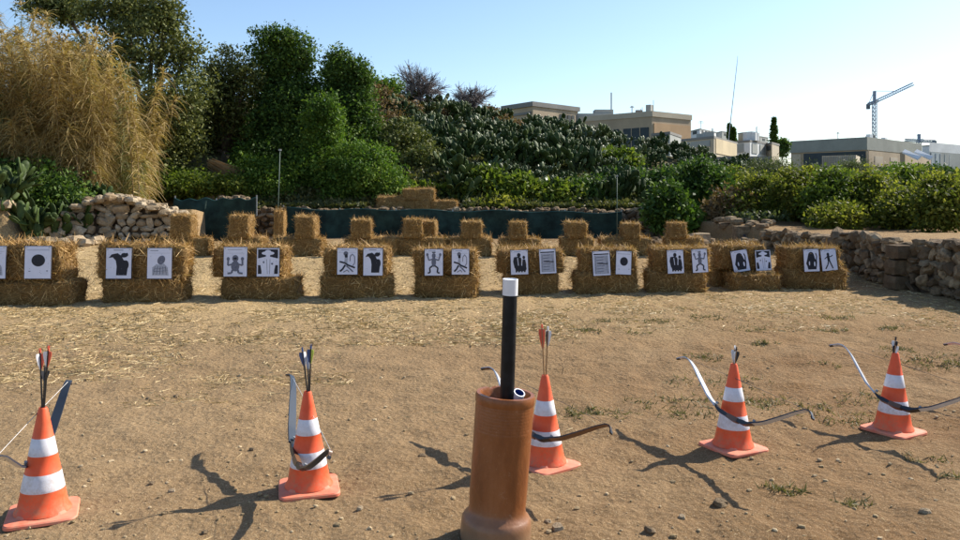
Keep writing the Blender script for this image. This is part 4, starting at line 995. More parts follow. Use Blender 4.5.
# D long grey building
B = Bld('grey_building', (867, 100), (791, 108), (921, 113), 'long grey flat roofed building with a dark window strip beyond the shrubs'); zt = zat(137, 100)
B.body(zt-1.6, 'b_tan'); B.body(zt, 'b_grey', 'parapet', zt-1.6, -.15)
B.panel('l', .18, .985, zt-4.0, zt-1.75, 'glass', 'window'); B.panel('l', .005, .14, zt-4.2, zt-1.8, 'b_cream', 'wall_panel')
B.panel('r', .02, .98, zt-5.8, zt-1.7, 'b_tan', 'wall_panel')
for k in range(3): B.panel('r', .12+.27*k, .26+.27*k, zt-3.6, zt-2.3, 'b_cream', 'wall_panel', .1)
B2 = Bld('grey_building', (905, 96), (900, 97), (931, 104), 'lower annexe with two slanting white canopies at the right end of the grey building'); z2 = zat(152, 96)
B2.body(z2, 'b_tan')
for px in (908, 920):
    a = P(px, 152, 95.5); m = MB(); o = B2.o
    m.add([(a.x-.7-o.x, a.y-o.y, a.z-o.z), (a.x+.5-o.x, a.y-1.2-o.y, a.z-.9-o.z), (a.x+1.0-o.x, a.y-1-o.y, a.z-.55-o.z), (a.x-.2-o.x, a.y+.3-o.y, a.z+.35-o.z),
           (a.x-.7-o.x, a.y-o.y, a.z-.15-o.z), (a.x+.5-o.x, a.y-1.2-o.y, a.z-1.05-o.z), (a.x+1.0-o.x, a.y-1-o.y, a.z-.7-o.z), (a.x-.2-o.x, a.y+.3-o.y, a.z+.2-o.z)], [(0, 1, 2, 3), (7, 6, 5, 4), (0, 4, 5, 1), (1, 5, 6, 2), (2, 6, 7, 3), (3, 7, 4, 0)])
    link('canopy', m.mesh('canopy'), M['b_white'], B2.root)
B3 = Bld('corrugated_shed', (856, 84), (822, 86), (860, 88), 'pale ribbed shed wall before the long grey building'); z3 = zat(155, 84); B3.body(z3, 'b_cream')
for k in range(16): B3.panel('l', .02+.061*k, .045+.061*k, B3.g, z3-.1, 'b_greyl', 'rib', .1)
# E glass building
B = Bld('glass_building', (958, 118), (930, 112), (1010, 130), 'pale modern building with a glazed facade at the right edge'); zt = zat(145, 118)
B.body(zt-1.3, 'b_greyl'); B.body(zt, 'b_white', 'roof', zt-1.3, -.2)
for f in 'lr':
    for zz in (zt-3.3, zt-5.6):
        w = B.panel(f, .02, .98, zz-.1, zz+1.9, 'glass_blue', 'window')
        for k in range(7): B.panel(f, .02+.158*k, .025+.158*k, zz-.1, zz+1.8, 'b_white', 'mullion', .14, w)
simple('far_house', (930, 170), (922, 172), (936, 180), 145, 'b_white', 'far white block between the grey and glazed buildings', [('r', .2, .8, 147, 150, 'b_dark')])
# far low town strip + cypress-like hedge to close the horizon
for i, (px, d, w, y) in enumerate([(600, 240, 40, 150), (860, 260, 60, 160), (1010, 240, 60, 155), (520, 260, 40, 150), (420, 240, 50, 150)]):
    pass
def roof_bits(B, zt, seed, n, mats=('b_white', 'b_greyl', 'b_roof')):
    rn = random.Random(seed)
    for i in range(n):
        a, b = rn.uniform(.12, .88), rn.uniform(.1, .5); q = B.c+(B.l-B.c)*a*(1-b)+(B.r-B.c)*b; hx = rn.uniform(.25, .6); hz = rn.uniform(.2, .5); m = MB()
        m.box((q.x-B.o.x, q.y-B.o.y, zt+hz-B.o.z), (hx, hx*.7, hz), rn.uniform(0, 1)); m.tube([(q.x-B.o.x+hx, q.y-B.o.y, zt-B.o.z), (q.x-B.o.x+hx, q.y-B.o.y, zt+hz*3.2-B.o.z)], .03, 4)
        link('roof_unit', m.mesh('roof_unit'), M[rn.choice(mats)], B.root)
for nm, sd_, n_ in (('flat_roofed_building', 2, 3), ('grey_building', 3, 4), ('yellow_house', 4, 3), ('white_house', 5, 4)):
    B = BL[nm]; roof_bits(B, B.zt, sd_, n_)
# cranes
def lattice(m, a, b, w, n, r):
    a = Vector(a); b = Vector(b); t = (b-a).normalized(); up = Vector((0, 0, 1)) if abs(t.z) < .8 else Vector((1, 0, 0)); s = t.cross(up).normalized(); u = s.cross(t)
    cr = [(s+u)*w/2, (s-u)*w/2, (-s-u)*w/2, (u-s)*w/2]
    for c in cr: m.tube([a+c, b+c], r, 4)
    for i in range(n):
        p = a+(b-a)*i/n; q = a+(b-a)*(i+1)/n
        for k in range(4): m.tube([p+cr[k], q+cr[(k+1) % 4]], r*.6, 3)
def crane(px, ybase, ytop, ypk, d, jib, cj, label, mast=True):
    g = P(px, ybase, d); x, y = g.x, g.y; z0 = g1(x, y); root = empty('tower_crane', (x, y, z0), 0, label, 'crane'); s = d/F
    zt = zat(ytop, d)-z0; m = MB(); lattice(m, (0, 0, -.5), (0, 0, zt), 3.0*s, 24, .10*d/170); link('mast', m.mesh('mast'), M['crane'], root)
    jx, jy = (jib[0]-px)*s, zat(jib[1], d)-z0; m = MB(); lattice(m, (0, 0, zt), (jx, 0, jy), 2.4*s, 18, .085*d/170); link('jib', m.mesh('jib'), M['crane'], root)
    cx_, cz_ = (cj[0]-px)*s, zat(cj[1], d)-z0; m = MB(); lattice(m, (0, 0, zt), (cx_, .8, cz_), 2*s, 5, .13*d/170); link('counter_jib', m.mesh('counter_jib'), M['crane'], root)
    m = MB(); m.box((cx_, .8, cz_-2.2*s), (1.5*s, 1.2*s, 2.6*s)); link('counterweight', m.mesh('counterweight'), M['crane_w'], root)
    zp = zat(ypk, d)-z0; m = MB(); lattice(m, (0, 0, zt), (0, 0, zp), 1.6*s, 4, .12*d/170)
    m.tube([(0, 0, zp), (jx*.6, 0, zt+(jy-zt)*.6)], .06, 4); m.tube([(0, 0, zp), (cx_, .8, cz_)], .06, 4); link('tower_head', m.mesh('tower_head'), M['crane'], root)
    m = MB(); m.box((1.8*s, -1.2*s, zt+.6*s), (1.2*s, 1.2*s, 1.4*s)); link('cab', m.mesh('cab'), M['b_white'], root)
crane(874.5, 150, 102, 91, 170, (913, 84), (870, 104), 'tall tower crane with raised jib above the long grey building')
crane(919, 150, 141, 134, 260, (905, 140), (936, 141), 'small distant crane with level jib beyond the grey building')
# radio mast (leaning pole)
a = P(729, 135, 88); b = P(737, 64, 88); root = empty('radio_mast', (a.x, a.y, g1(a.x, a.y)), 0, 'very thin tall leaning mast rising above the cypresses', 'mast')
m = MB(); z0 = g1(a.x, a.y); m.tube([(-.4, 0, -.3), (0, 0, a.z-z0), (b.x-a.x, 0, b.z-z0)], [.06, .05, .03], 6); link('shaft', m.mesh('shaft'), M['metal'], root)
m = MB(); m.tube([(b.x-a.x, 0, b.z-z0), (b.x-a.x+.08, 0, b.z-z0+.9)], [.03, .015], 5); link('aerial_tip', m.mesh('aerial_tip'), M['metal'], root)
def aerial(px, y0, y1, d, label):
    a = P(px, y1, d); h = (y1-y0)/F*d; root = empty('roof_aerial', a, 0, label, 'aerial'); m = MB(); m.tube([(0, 0, -.4), (0, 0, h)], .05, 5); link('rod', m.mesh('rod'), M['metal'], root)
    m = MB(); m.tube([(-h*.3, 0, h*.8), (h*.3, 0, h*.8)], .035, 4); m.tube([(-h*.2, 0, h*.95), (h*.2, 0, h*.95)], .035, 4); link('crossbar', m.mesh('crossbar'), M['metal'], root)
aerial(632, 106, 113, 84, 'thin roof aerial on the long flat roofed building'); aerial(701, 121, 130, 150, 'roof aerial on the far white apartment row'); aerial(838, 132, 139, 106, 'small aerial on the long grey building')

# ------------------------------------------------------------------ traffic cones
CP = [(43, 516), (309, 490), (545, 466), (733, 449), (893, 432)]
def cone_proto():
    root = empty('traffic_cone', (0, 0, 0))
    H = .5
    m = MB(); zb = [0.022, .04, .07, .125, .205, .285, .365, .49, .5]
    r = lambda z: .112-(z-.022)*(.112-.019)/(.5-.022)
    prof = [(.122, .024), (.118, .034)]+[(r(.05), .05)]+[(r(z)+e, z) for z, e in ((.08, 0), (.124, 0), (.126, .0012), (.15, .0012), (.18, .0012), (.204, .0012), (.206, 0), (.25, 0), (.284, 0), (.286, .0012), (.32, .0012), (.364, .0012), (.366, 0), (.43, 0), (.492, 0), (.5, -.003), (.5, -.007), (.44, -.005))]
    band = lambda z: 1 if (.1251 < z < .205 or .2851 < z < .365) else 0
    m.lathe(prof, 40, 0, band); body = link('cone_body', m.mesh('cone_body', angle=40), [M['orange'], M['white_band']], root)
    # square base with rounded corners, raised ring
    b = MB(); s = .150; rc = .035; pts = []
    for cx_, cy_, a0 in ((s-rc, s-rc, 0), (-s+rc, s-rc, 90), (-s+rc, -s+rc, 180), (s-rc, -s+rc, 270)):
        for k in range(6): a = R(a0+18*k); pts.append((cx_+rc*math.cos(a), cy_+rc*math.sin(a)))
    n = len(pts); vs = []
    for sc, z in ((1, 0), (1.0, .012), (.97, .018), (.86, .020)): vs += [(x*sc, y*sc, z) for x, y in pts]
    for z, rr in ((.024, .128), (.034, .118)):
        for x, y in pts: q = math.atan2(y, x); vs.append((rr*math.cos(q), rr*math.sin(q), z))
    fs = [(i*n+j, i*n+(j+1) % n, (i+1)*n+(j+1) % n, (i+1)*n+j) for i in range(5) for j in range(n)]+[tuple(range(n-1, -1, -1))]
    b.add(vs, fs)
    link('base', b.mesh('base', angle=35), M['orange_base'], root)
    return root
def children(o): return [c for c in bpy.data.objects if c.parent == o]
def copy_tree(o, parent=None):
    kids = children(o); c = o.copy(); COL.objects.link(c); c.parent = parent
    for ch in kids: copy_tree(ch, c)
    return c
proto = cone_proto(); cones = []
CL = ['orange and white traffic cone at the left edge holding orange-fletched arrows', 'orange and white traffic cone holding blue-fletched arrows, second from left', 'orange and white traffic cone just right of the terracotta pipe',
      'orange and white traffic cone with a silver bow slung on it, fourth from left', 'orange and white traffic cone at right near the wall, smallest in view', 'traffic cone standing just beyond the right picture edge']
for i, (px, py) in enumerate(CP+[(1040, 418)]):
    p = onground(px, py); o = proto if i == 0 else copy_tree(proto)
    o.location = (p.x, p.y, p.z+.006); o.rotation_euler = ([0, 0, 0, 0, .02, 0][i], [0, -.015, 0, .015, .02, 0][i], [R(24), R(14), R(38), R(28), R(33), 0][i])
    tag(o, CL[i], 'traffic cone', 'traffic cones in the front row'); cones.append(Vector(p))

# arrows
def arrow(cone, nockpx, dd, shaft, vanes, label, ln=.74, fl=.075, tipoff=(0, 0)):
    d = cone.y+dd; top = P(nockpx[0], nockpx[1], d); mouth = cone+Vector((tipoff[0], tipoff[1], .5)); u = (top-mouth).normalized(); bot = top-u*ln
    zr = cone.z+.012; e = Vector((top.x-cone.x, top.y-cone.y, 0)); a_ = top.z-mouth.z
    if e.length > .008: mo = mouth+e.normalized()*.008
    else: mo = mouth
    q = mo-Vector((top.x-mo.x, top.y-mo.y, 0))*(.49/max(a_, .05)); q.z = zr
    off = Vector((q.x-cone.x, q.y-cone.y, 0))
    if off.length > .05: q = Vector((cone.x, cone.y, zr))+off.normalized()*.05
    u = (mo-q).normalized(); bot = q; top = q+u*((top.z-zr)/u.z)
    root = empty('arrow', bot, 0, label, 'arrow'); L_ = (top-bot).length
    root.rotation_mode = 'QUATERNION'; root.rotation_quaternion = u.to_track_quat('Z', 'Y')
    m = MB(); m.tube([(0, 0, .02), (0, 0, L_-.012)], .0042, 7); link('shaft', m.mesh('shaft'), M[shaft], root)
    m = MB(); m.tube([(0, 0, 0), (0, 0, .022)], [.001, .0044], 6); link('point', m.mesh('point'), M['metal'], root)
    m = MB(); m.tube([(0, 0, L_-.018), (0, 0, L_-.006)], .005, 6)
    for s in (-1, 1): m.box((s*.0032, 0, L_-.002), (.0012, .003, .006))
    link('nock', m.mesh('nock'), M[vanes[0]], root)
    for i in range(3):
        q = 2*math.pi*i/3+nockpx[0]; dx, dy = math.cos(q), math.sin(q); nx_, ny_ = -dy*.0008, dx*.0008; z1 = L_-.022; z0 = z1-fl; h = .017
        pr = [(.004, z0), (.004+h*.55, z0+fl*.35), (.004+h, z0+fl*.8), (.004+h*.9, z1), (.004, z1)]
        m = MB(); vs = [(dx*r+nx_, dy*r+ny_, z) for r, z in pr]+[(dx*r-nx_, dy*r-ny_, z) for r, z in pr]; n = 5
        m.add(vs, [tuple(range(n)), tuple(range(2*n-1, n-1, -1))]+[(j, n+j, n+(j+1) % n, (j+1) % n) for j in range(n)])
        link('vane', m.mesh('vane'), M[vanes[i % len(vanes)]], root)
arrow(cones[0], (40, 349), .02, 'shaft_dark', ['v_red', 'v_red', 'v_white'], 'dark arrow with orange-red vanes, left one in the leftmost cone')
arrow(cones[0], (51, 347), -.03, 'shaft_dark', ['v_red', 'v_white', 'v_red'], 'dark arrow with orange-red vanes leaning right in the leftmost cone')
arrow(cones[0], (45, 366), .03, 'shaft_dark', ['v_black'], 'lower black-vaned arrow between two orange-fletched ones in the leftmost cone', fl=.05)
arrow(cones[1], (302, 348), 0, 'shaft_dark', ['v_blue', 'v_white', 'v_blue'], 'dark arrow with blue and white vanes leaning left in the second cone')
arrow(cones[1], (307, 350), .05, 'shaft_dark', ['v_white', 'v_blue', 'v_white'], 'white-vaned arrow between the two blue-vaned arrows in the second cone')
arrow(cones[1], (311, 345), -.03, 'shaft_dark', ['v_blue', 'v_yellow', 'v_blue'], 'dark arrow with blue vanes and one yellow-green vane in the second cone')
arrow(cones[2], (542, 325), .02, 'shaft_wood', ['v_red', 'v_white', 'v_red'], 'wooden arrow with red and white vanes beside the black post', fl=.11)
arrow(cones[2], (548, 327), -.02, 'shaft_wood', ['v_white', 'v_black', 'v_white'], 'wooden arrow with white and dark vanes right of the red-vaned arrow', fl=.09)
arrow(cones[3], (736, 346), .02, 'shaft_wood', ['v_white', 'v_white', 'v_black'], 'short showing arrow with white vanes in the fourth cone')
arrow(cones[3], (742, 348), -.02, 'shaft_wood', ['v_black', 'v_white', 'v_black'], 'arrow with black vanes beside the white-vaned one in the fourth cone')
arrow(cones[4], (908, 337), .02, 'shaft_wood', ['v_black', 'v_white', 'v_white'], 'arrow with black and white vanes leaning right in the rightmost cone')
arrow(cones[4], (905, 343), -.03, 'shaft_wood', ['v_black', 'v_black', 'v_white'], 'slightly lower dark-vaned arrow in the rightmost cone')

# bows: T1, T2 tips, Rr riser point (world)
def bow(T1, T2, Rr, limb1, limb2, back, strmat, label):
    T1, T2, Rr = Vector(T1), Vector(T2), Vector(Rr)
    c = (T1+T2)/2; sx = (T2-T1).normalized(); dv = Rr-c; dv = dv-sx*dv.dot(sx); B_ = dv.length; sd = dv.normalized(); sn = sx.cross(sd)
    Lh = (T2-T1).length/2; shift = (Rr-c).dot(sx)
    root = empty('recurve_bow', c, 0, label, 'bow', 'bows slung over the traffic cones')
    Mx = Matrix((sx, sd, sn)).transposed(); root.rotation_mode = 'QUATERNION'; root.rotation_quaternion = Mx.to_quaternion()
    _a = np.linspace(0, 1.1, 221); _d = np.interp(_a, [0, .2, .4, .6, .74, .85, .92, 1, 1.1], [B_, B_*.96, B_*.74, B_*.40, B_*.15, .0, -.004, .026, .075])
    _p = np.concatenate([_d[10:0:-1], _d, _d[-1]+(_d[-1]-_d[-11:-1][::-1])]); _k = np.hanning(17); _d = np.convolve(_p, _k/_k.sum(), 'same')[10:10+221]
    def dep(t): return float(np.interp(abs(t), _a, _d))
    def pt(t): return (t*Lh+shift*(1-abs(t)**1.5), dep(t))
    def slab(ts, wf, tf, mi=lambda k: 0):
        m = MB(); n = len(ts); vs = []
        for i, t in enumerate(ts):
            x, y = pt(t); x2, y2 = pt(t+.004); x1, y1 = pt(t-.004); l = math.hypot(x2-x1, y2-y1); nx_, ny_ = -(y2-y1)/l, (x2-x1)/l
            w = wf(t)/2; th = tf(t)/2
            for a, b in ((-1, -1), (1, -1), (1, 1), (-1, 1)): vs.append((x+nx_*th*b, y+ny_*th*b, w*a))
            
        for i in range(n-1):
            for k in range(4): m.f.append((i*4+k, i*4+(k+1) % 4, i*4+4+(k+1) % 4, i*4+4+k)); m.m.append(mi(k))
        m.f += [(3, 2, 1, 0), tuple(n*4-4+k for k in range(4))]; m.m += [0, 0]; m.v = vs
        return m
    lw = lambda t: (.044 if t < 0 else .028)*(1-.55*((abs(t)-.25)/.75)**3); lt = lambda t: .010-.005*((abs(t)-.25)/.75)
    rt = lambda t: .025-.012*(abs(t)/.27)**2+.004*math.cos(t*40); rw = lambda t: .024+.004*(abs(t)/.27)**3
    rs_ = slab([-.28+.56*i/20 for i in range(21)], rw, rt); r_o = link('riser', rs_.mesh('riser', angle=50), M['black'], root)
    g = slab([-.075+.15*i/8 for i in range(9)], lambda t: .026, lambda t: .030-.004*abs(t)/.075); link('grip', g.mesh('grip', angle=50), M['limb_brown'], r_o)
    for sgn, lm in ((-1, limb1), (1, limb2)):
        ts = [sgn*(.25+.75*i/34) for i in range(35)]
        lb_ = slab(ts, lw, lt, lambda k: 1 if k == 2 else 0); lo = link('limb', lb_.mesh('limb', angle=50), [M[lm], M[back]], root)
        tp = slab([sgn*(.975+.03*i/3) for i in range(4)], lambda t: .017, lambda t: .009); link('limb_tip', tp.mesh('limb_tip'), M['black'], lo)
        b_ = MB(); x, y = pt(sgn*.27); b_.tube([(x, y-.012, 0), (x, y-.024, 0)], .009, 8); link('limb_bolt', b_.mesh('limb_bolt'), M['metal'], lo)
    a = pt(-.985); b = pt(-.84); c2 = pt(.84); d2 = pt(.985)
    m = MB(); off = -.007; m.tube([(a[0], a[1]-.006, 0), (b[0], b[1]+off, 0), (0, off, 0), (c2[0], c2[1]+off, 0), (d2[0], d2[1]-.006, 0)], .0012, 5); so = link('bowstring', m.mesh('bowstring'), M[strmat], root)
    m = MB(); m.tube([(-.1, off, 0), (.1, off, 0)], .0022, 6); link('string_serving', m.mesh('string_serving'), M['string_dark'], so)
bow(P(71, 379, 4.2), P(-12, 466, 3.2), P(37, 458, 3.83), 'limb_blue', 'limb_blue', 'limb_silver', 'string', 'dark grey recurve bow behind the leftmost cone')
bow((-1.165, 4.877, .425), (-.665, 3.58, .345), (-.90, 3.93, .19), 'limb_blue', 'limb_brown', 'limb_blue', 'string', 'grey blue recurve bow with a brown lower limb on the second cone')
bow((.03, 5.15, .40), (.655, 3.9, .36), (.27, 4.30, .215), 'limb_silver', 'limb_dark', 'limb_brown', 'string_dark', 'dark brown limbed recurve bow on the cone beside the terracotta pipe')
bow((1.33, 5.33, .43), (1.69, 4.03, .395), (1.43, 4.52, .235), 'limb_silver', 'limb_blue', 'limb_silver', 'string_dark', 'silver limbed recurve bow with a sun glint on the fourth cone')
bow((2.49, 5.65, .455), (2.85, 4.45, .385), (2.53, 4.87, .215), 'limb_silver', 'limb_blue', 'limb_silver', 'string_dark', 'silver and black recurve bow on the rightmost cone')
bow((3.495, 6.0, .40), (3.95, 4.8, .38), (3.66, 5.22, .22), 'limb_pink', 'limb_pink', 'limb_pink', 'string', 'pinkish white bow tip poking in at the right edge')

# ------------------------------------------------------------------ terracotta pipe with tubes
base = onground(495, 538); topc = P(505.5, 393, base.y)
root = empty('terracotta_pipe', base, 0, 'brown clay drain pipe with a flared foot standing in the foreground', 'clay pipe')
ax = (topc-base); Hh = ax.length; root.rotation_mode = 'QUATERNION'; root.rotation_quaternion = ax.to_track_quat('Z', 'X')
prof = [(.112, .0), (.152, .0), (.155, .012), (.154, .07), (.152, .09), (.143, .105), (.129, .118), (.124, .14), (.126, Hh*.3), (.127, Hh*.6)]
z = Hh-.16
prof.append((.1275, z-.005))
for k in range(9): prof += [(.1280, z), (.1280, z+.008), (.1276, z+.010)]; z += .0135
prof += [(.130, z), (.131, Hh-.012), (.127, Hh), (.112, Hh), (.108, Hh-.01), (.108, .02)]
m = MB(); m.lathe(prof, 72)
m.v = [(x*(1+.006*noise.noise(Vector((x*9, y*9, z_*7)))), y*(1+.006*noise.noise(Vector((x*9, y*9, z_*7)))), z_-(max(0, noise.noise(Vector((x*16, y*16, 3.3)))-.25)*.035 if z_ > Hh-.02 else 0)) for x, y, z_ in m.v]
link('pipe_body', m.mesh('pipe_body', angle=50), M['terracotta'], root)
m = MB(); rn = random.Random(2)
m.add([(.109*math.cos(a), .109*math.sin(a), .06) for a in [2*math.pi*i/24 for i in range(24)]], [tuple(range(24))]); link('soil_fill', m.mesh('soil_fill'), M['earth'], root)
# black post with white end
a = P(506, 430, base.y-.01); b = P(510.5, 279, base.y-.03); u = (b-a).normalized(); a = b-u*1.05
root = empty('tube', a, 0, 'long black tube with a white end standing in the clay pipe', 'tube'); root.rotation_mode = 'QUATERNION'; root.rotation_quaternion = u.to_track_quat('Z', 'X')
def shell(r, z0, z1, w=.004, n=28): m = MB(); m.lathe([(r-w, z0), (r, z0), (r, z1), (r-w, z1), (r-w, z1-.04)], n); return m
m = shell(.0315, 0, .985); link('tube_body', m.mesh('tube_body', angle=40), M['tube_black'], root)
m = shell(.0335, .98, 1.05); m.add([(.031*math.cos(q), .031*math.sin(q), 1.046) for q in [2*math.pi*i/24 for i in range(24)]], [tuple(range(24))]); link('end_cap', m.mesh('end_cap', angle=40), M['tube_white'], root)
# short white/blue tubes
for (px, py, px2, py2, r, mt, lb) in [(519.5, 392.5, 508, 404, .026, 'tube_white', 'short white tube end with blue inside lying in the clay pipe mouth'), (511, 392, 503, 402, .016, 'tube_blue', 'thin blue tube between the black tube and the white one')]:
    b = P(px, py, base.y-.02); a = P(px2, py2+35, base.y+.02); u = (b-a).normalized()
    u = Vector((u.x+.15, -.45, u.z)).normalized(); a = b-u*.28
    root = empty('tube', a, 0, lb, 'tube'); root.rotation_mode = 'QUATERNION'; root.rotation_quaternion = u.to_track_quat('Z', 'X')
    m = MB(); m.lathe([(r-.004, 0), (r, 0), (r, .28), (r-.005, .28)], 24); link('tube_body', m.mesh('tube_body', angle=40), M[mt], root)
    m = MB(); m.lathe([(r-.005, .2795), (r-.006, .2), (.001, .2)], 24); link('tube_lining', m.mesh('tube_lining', angle=40), M['tube_blue'], root)

# ------------------------------------------------------------------ ground litter
rs = np.random.RandomState(5)
def scatter_px(n, x0, x1, y0, y1, rs, pw=1.0):
    px = x0+(x1-x0)*rs.rand(n); py = y0+(y1-y0)*rs.rand(n)**pw; d = CAMZ*F/(py-HY)
    for _ in range(6):
        x = (px-CX)/F*d; d = (CAMZ-gz(x, d))*F/(py-HY)
    x = (px-CX)/F*d; return x, d
def gdet(x, y):
    det = (1-sst(10, 24, y))*sst(0, 2, y)
    return gz(x, y)+det*(.019*np.abs(vn(x*3.1, y*3.1, 5))+.013*vn(x*9, y*9, 6)+.0075*vn(x*21, y*21, 7)*(1-sst(6, 10, y))+.004*vn(x*43, y*43, 17)*(1-sst(5, 8, y))-.028*np.clip(vn(x*4.7, y*4.1, 8)-.55, 0, 1))
parts = []
def straw_patch(n, cx0, cx1, cy0, cy1, dens=None, ln=(.03, .12), w=.006):
    x, y = cx0+(cx1-cx0)*rs.rand(n), cy0+(cy1-cy0)*rs.rand(n)
    keep = vn(x*1.3, y*1.3, 9)*.6+vn(x*4, y*4, 12)*.5+rs.rand(n)*.9 > (.25 if dens is None else dens)
    x, y = x[keep], y[keep]; k = len(x); a = rs.rand(k)*6.28
    z = gdet(x, y)+.004; b = np.stack([x, y, z], 1); d = np.stack([np.cos(a), np.sin(a), .06*rs.normal(size=k)+.04], 1)
    parts.append(ribbons(b, d, ln[0]+(ln[1]-ln[0])*rs.rand(k)**2, w*(.6+.8*rs.rand(k)), .2, 2, rs))
straw_patch(26000, -9, 6, 9.0, 13.8, .2, w=.008)
straw_patch(22000, -7, 1, 7.6, 9.5, .3, w=.008)
straw_patch(7000, -6, -1, 6.3, 7.6, .62, w=.006)
straw_patch(5000, 0, 6, 8.2, 9.6, .75, w=.007)
straw_patch(6000, -6, -1.5, 5.6, 7.8, .85, w=.006)
straw_patch(12000, -9, 6, 13.8, 23, .4, w=.009)
straw_patch(2600, -3.5, 4, 3, 6.5, 1.05, (.02, .08), .004)
v, f = merge(parts); tag(link('loose_straw', np_mesh('loose_straw', v, f), M['straw_loose']), 'loose yellow straw strewn around the bales', 'straw', None, 'stuff')
# gravel
rn = random.Random(9); m = MB()
X_, Y_ = scatter_px(1700, -20, 980, 310, 545, rs, .8)
kp = (vn(X_*1.2, Y_*1.2, 15)*.5+rs.rand(len(X_))) > .45
X_, Y_ = X_[kp], Y_[kp]; Zg = gdet(X_, Y_)
for x, y, z in zip(X_, Y_, Zg):
    s = .0035+.010*rn.random()**4; add_stone(m, rn, (x, y, z+s*.3), s*rn.uniform(.9, 1.5), s, s*.7, jit=.25, pw=.8)
tag(link('gravel', m.mesh('gravel'), M['pebble']), 'small pebbles and clods scattered in the dirt', 'gravel', None, 'stuff')
# larger stones seen singly
for (px, py, s, lb) in [(558, 531, .026, 'whitish stone at the bottom edge right of the clay pipe'), (548, 522, .014, 'small pale stone next to the whitish stone by the pipe'), (148, 400, .016, 'tan stone in the dirt above the second cone shadow'),
                        (176, 398, .02, 'flat tan stone in the dirt, the larger of a pair'), (240, 377, .013, 'pale pebble below the third target stack'), (152, 484, .016, 'dark tan stone between the two left cones'), (172, 492, .015, 'pale tan stone between the two left cones'),
                        (252, 452, .014, 'small stone close left of the second cone'), (720, 508, .03, 'dark clod at the tip of a bow shadow'), (682, 520, .016, 'pale stone right of the clay pipe at the bottom'), (650, 533, .02, 'brown stone at the bottom edge below the fourth cone'),
                        (925, 518, .018, 'long pale stone near the bottom right corner'), (422, 457, .018, 'brown stone left of the clay pipe'), (360, 512, .014, 'tiny white stone in front of the second cone'), (205, 532, .012, 'small stone at the bottom between the left cones')]:
    p = onground(px, py); m = MB(); add_stone(m, rn, (0, 0, s*.35), s*1.3, s, s*.75, jit=.2, pw=.75)
    tag(link('stone', m.mesh('stone'), M['stone'] if 'whit' in lb or 'pale' in lb else M['stone_dark'], None, (p.x, p.y, float(gdet(p.x, p.y)))), lb, 'stone', 'single stones lying on the dirt')
# weeds
M['weed'] = leafmat('weed_leaf', [(.05, .055, .02), (.095, .10, .035), (.19, .16, .07), (.34, .26, .14)], .6, .3)
wd = [(709, 318, .12), (753, 329, .09), (660, 322, .10), (835, 318, .14), (891, 329, .10), (833, 331, .08), (704, 358, .10), (820, 367, .09), (931, 358, .22), (946, 366, .2), (718, 384, .22), (647, 402, .12), (680, 413, .16), (842, 413, .24), (822, 408, .16),
      (753, 402, .18), (775, 408, .12), (851, 504, .05), (928, 462, .07), (782, 491, .06), (860, 425, .12), (575, 414, .15), (596, 416, .15), (610, 323, .12), (588, 332, .08), (640, 335, .07), (500, 327, .06), (900, 350, .1), (690, 400, .12), (870, 400, .12), (950, 478, .06), (765, 345, .07)]
WP = []
for i, (px, py, r) in enumerate(wd):
    p = onground(px, py); k = int(110+r*1100); a = rs.rand(k)*6.28; q = r*1.25*rs.rand(k)**.8; x = q*np.cos(a)*1.6; y = q*np.sin(a)
    kp = vn((x+p.x)*14, (y+p.y)*14, 20)+rs.rand(k)*.7 > .28; x, y = x[kp], y[kp]; k = len(x)
    z = gdet(x+p.x, y+p.y)-p.z; d = rs.normal(size=(k, 3)); d[:, 2] = np.abs(d[:, 2])*.8+.15
    v, f = ribbons(np.stack([x+p.x, y+p.y, z+p.z], 1), d, .012+.035*rs.rand(k), .005+.006*rs.rand(k), .5, 2, rs)
    WP.append((v, f))
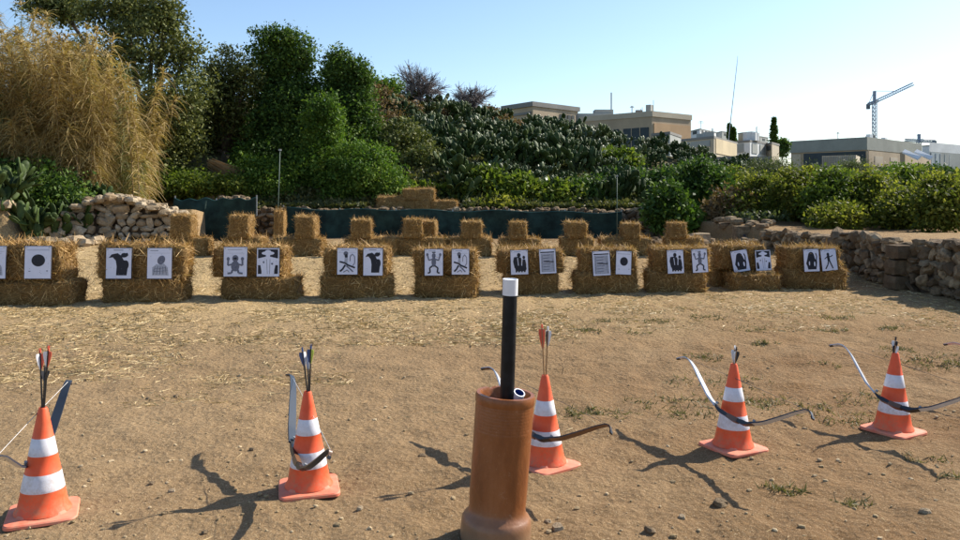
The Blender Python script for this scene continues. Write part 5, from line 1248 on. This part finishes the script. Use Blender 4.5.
v, f = merge(WP); tag(link('ground_weeds', np_mesh('ground_weeds', v, f), M['weed']), 'low dull green weeds growing in the dirt', 'weeds', None, 'stuff')
# dry stalk by middle cone
p = onground(562, 375); m = MB(); m.tube([(0, 0, 0), (.01, 0, .06), (-.01, 0, .13)], [.003, .002, .001], 4)
for k in range(4): m.tube([(.005, 0, .04+.025*k), (.03*(-1)**k, .01, .07+.025*k)], .0015, 3)
tag(link('dry_stalk', m.mesh('dry_stalk'), M['bark'], None, p), 'thin dry stalk sticking up right of the wooden arrows', 'stalk')

# ------------------------------------------------------------------ light, sky, camera
az = math.atan2(.868, .497)      # sun azimuth measured from +Y toward +X
el = R(37.5)
sd = Vector((math.sin(az)*math.cos(el), math.cos(az)*math.cos(el), math.sin(el)))
sl = bpy.data.lights.new('sun', 'SUN'); sl.energy = 4.8; sl.angle = R(.55); sl.color = (1, .93, .82)
so = bpy.data.objects.new('sun', sl); COL.objects.link(so); so.rotation_euler = sd.to_track_quat('Z', 'Y').to_euler(); so.location = (20, 20, 30)
w = bpy.data.worlds.new('World'); S.world = w; w.use_nodes = True; nt = w.node_tree
bg = nt.nodes['Background']; sk = nt.nodes.new('ShaderNodeTexSky'); sk.sky_type = 'NISHITA'; sk.sun_disc = False; sk.sun_elevation = el; sk.sun_rotation = az
sk.air_density = 1.0; sk.dust_density = .7; sk.ozone_density = 3.2; sk.altitude = 50
nt.links.new(sk.outputs[0], bg.inputs[0]); bg.inputs[1].default_value = .115
cam = bpy.data.cameras.new('camera'); co = bpy.data.objects.new('camera', cam); COL.objects.link(co); S.camera = co
cam.sensor_width = 36; cam.lens = F/960*36; cam.clip_end = 6000; cam.clip_start = .05
co.location = (0, 0, CAMZ); co.rotation_euler = (R(90), 0, 0); cam.shift_y = -(270-HY)/960
S.view_settings.view_transform = 'Standard'; S.view_settings.look = 'None'; S.view_settings.exposure = .75; S.view_settings.gamma = 1; S.view_settings.use_curve_mapping = False
S.cycles.max_bounces = 6; S.cycles.transparent_max_bounces = 4
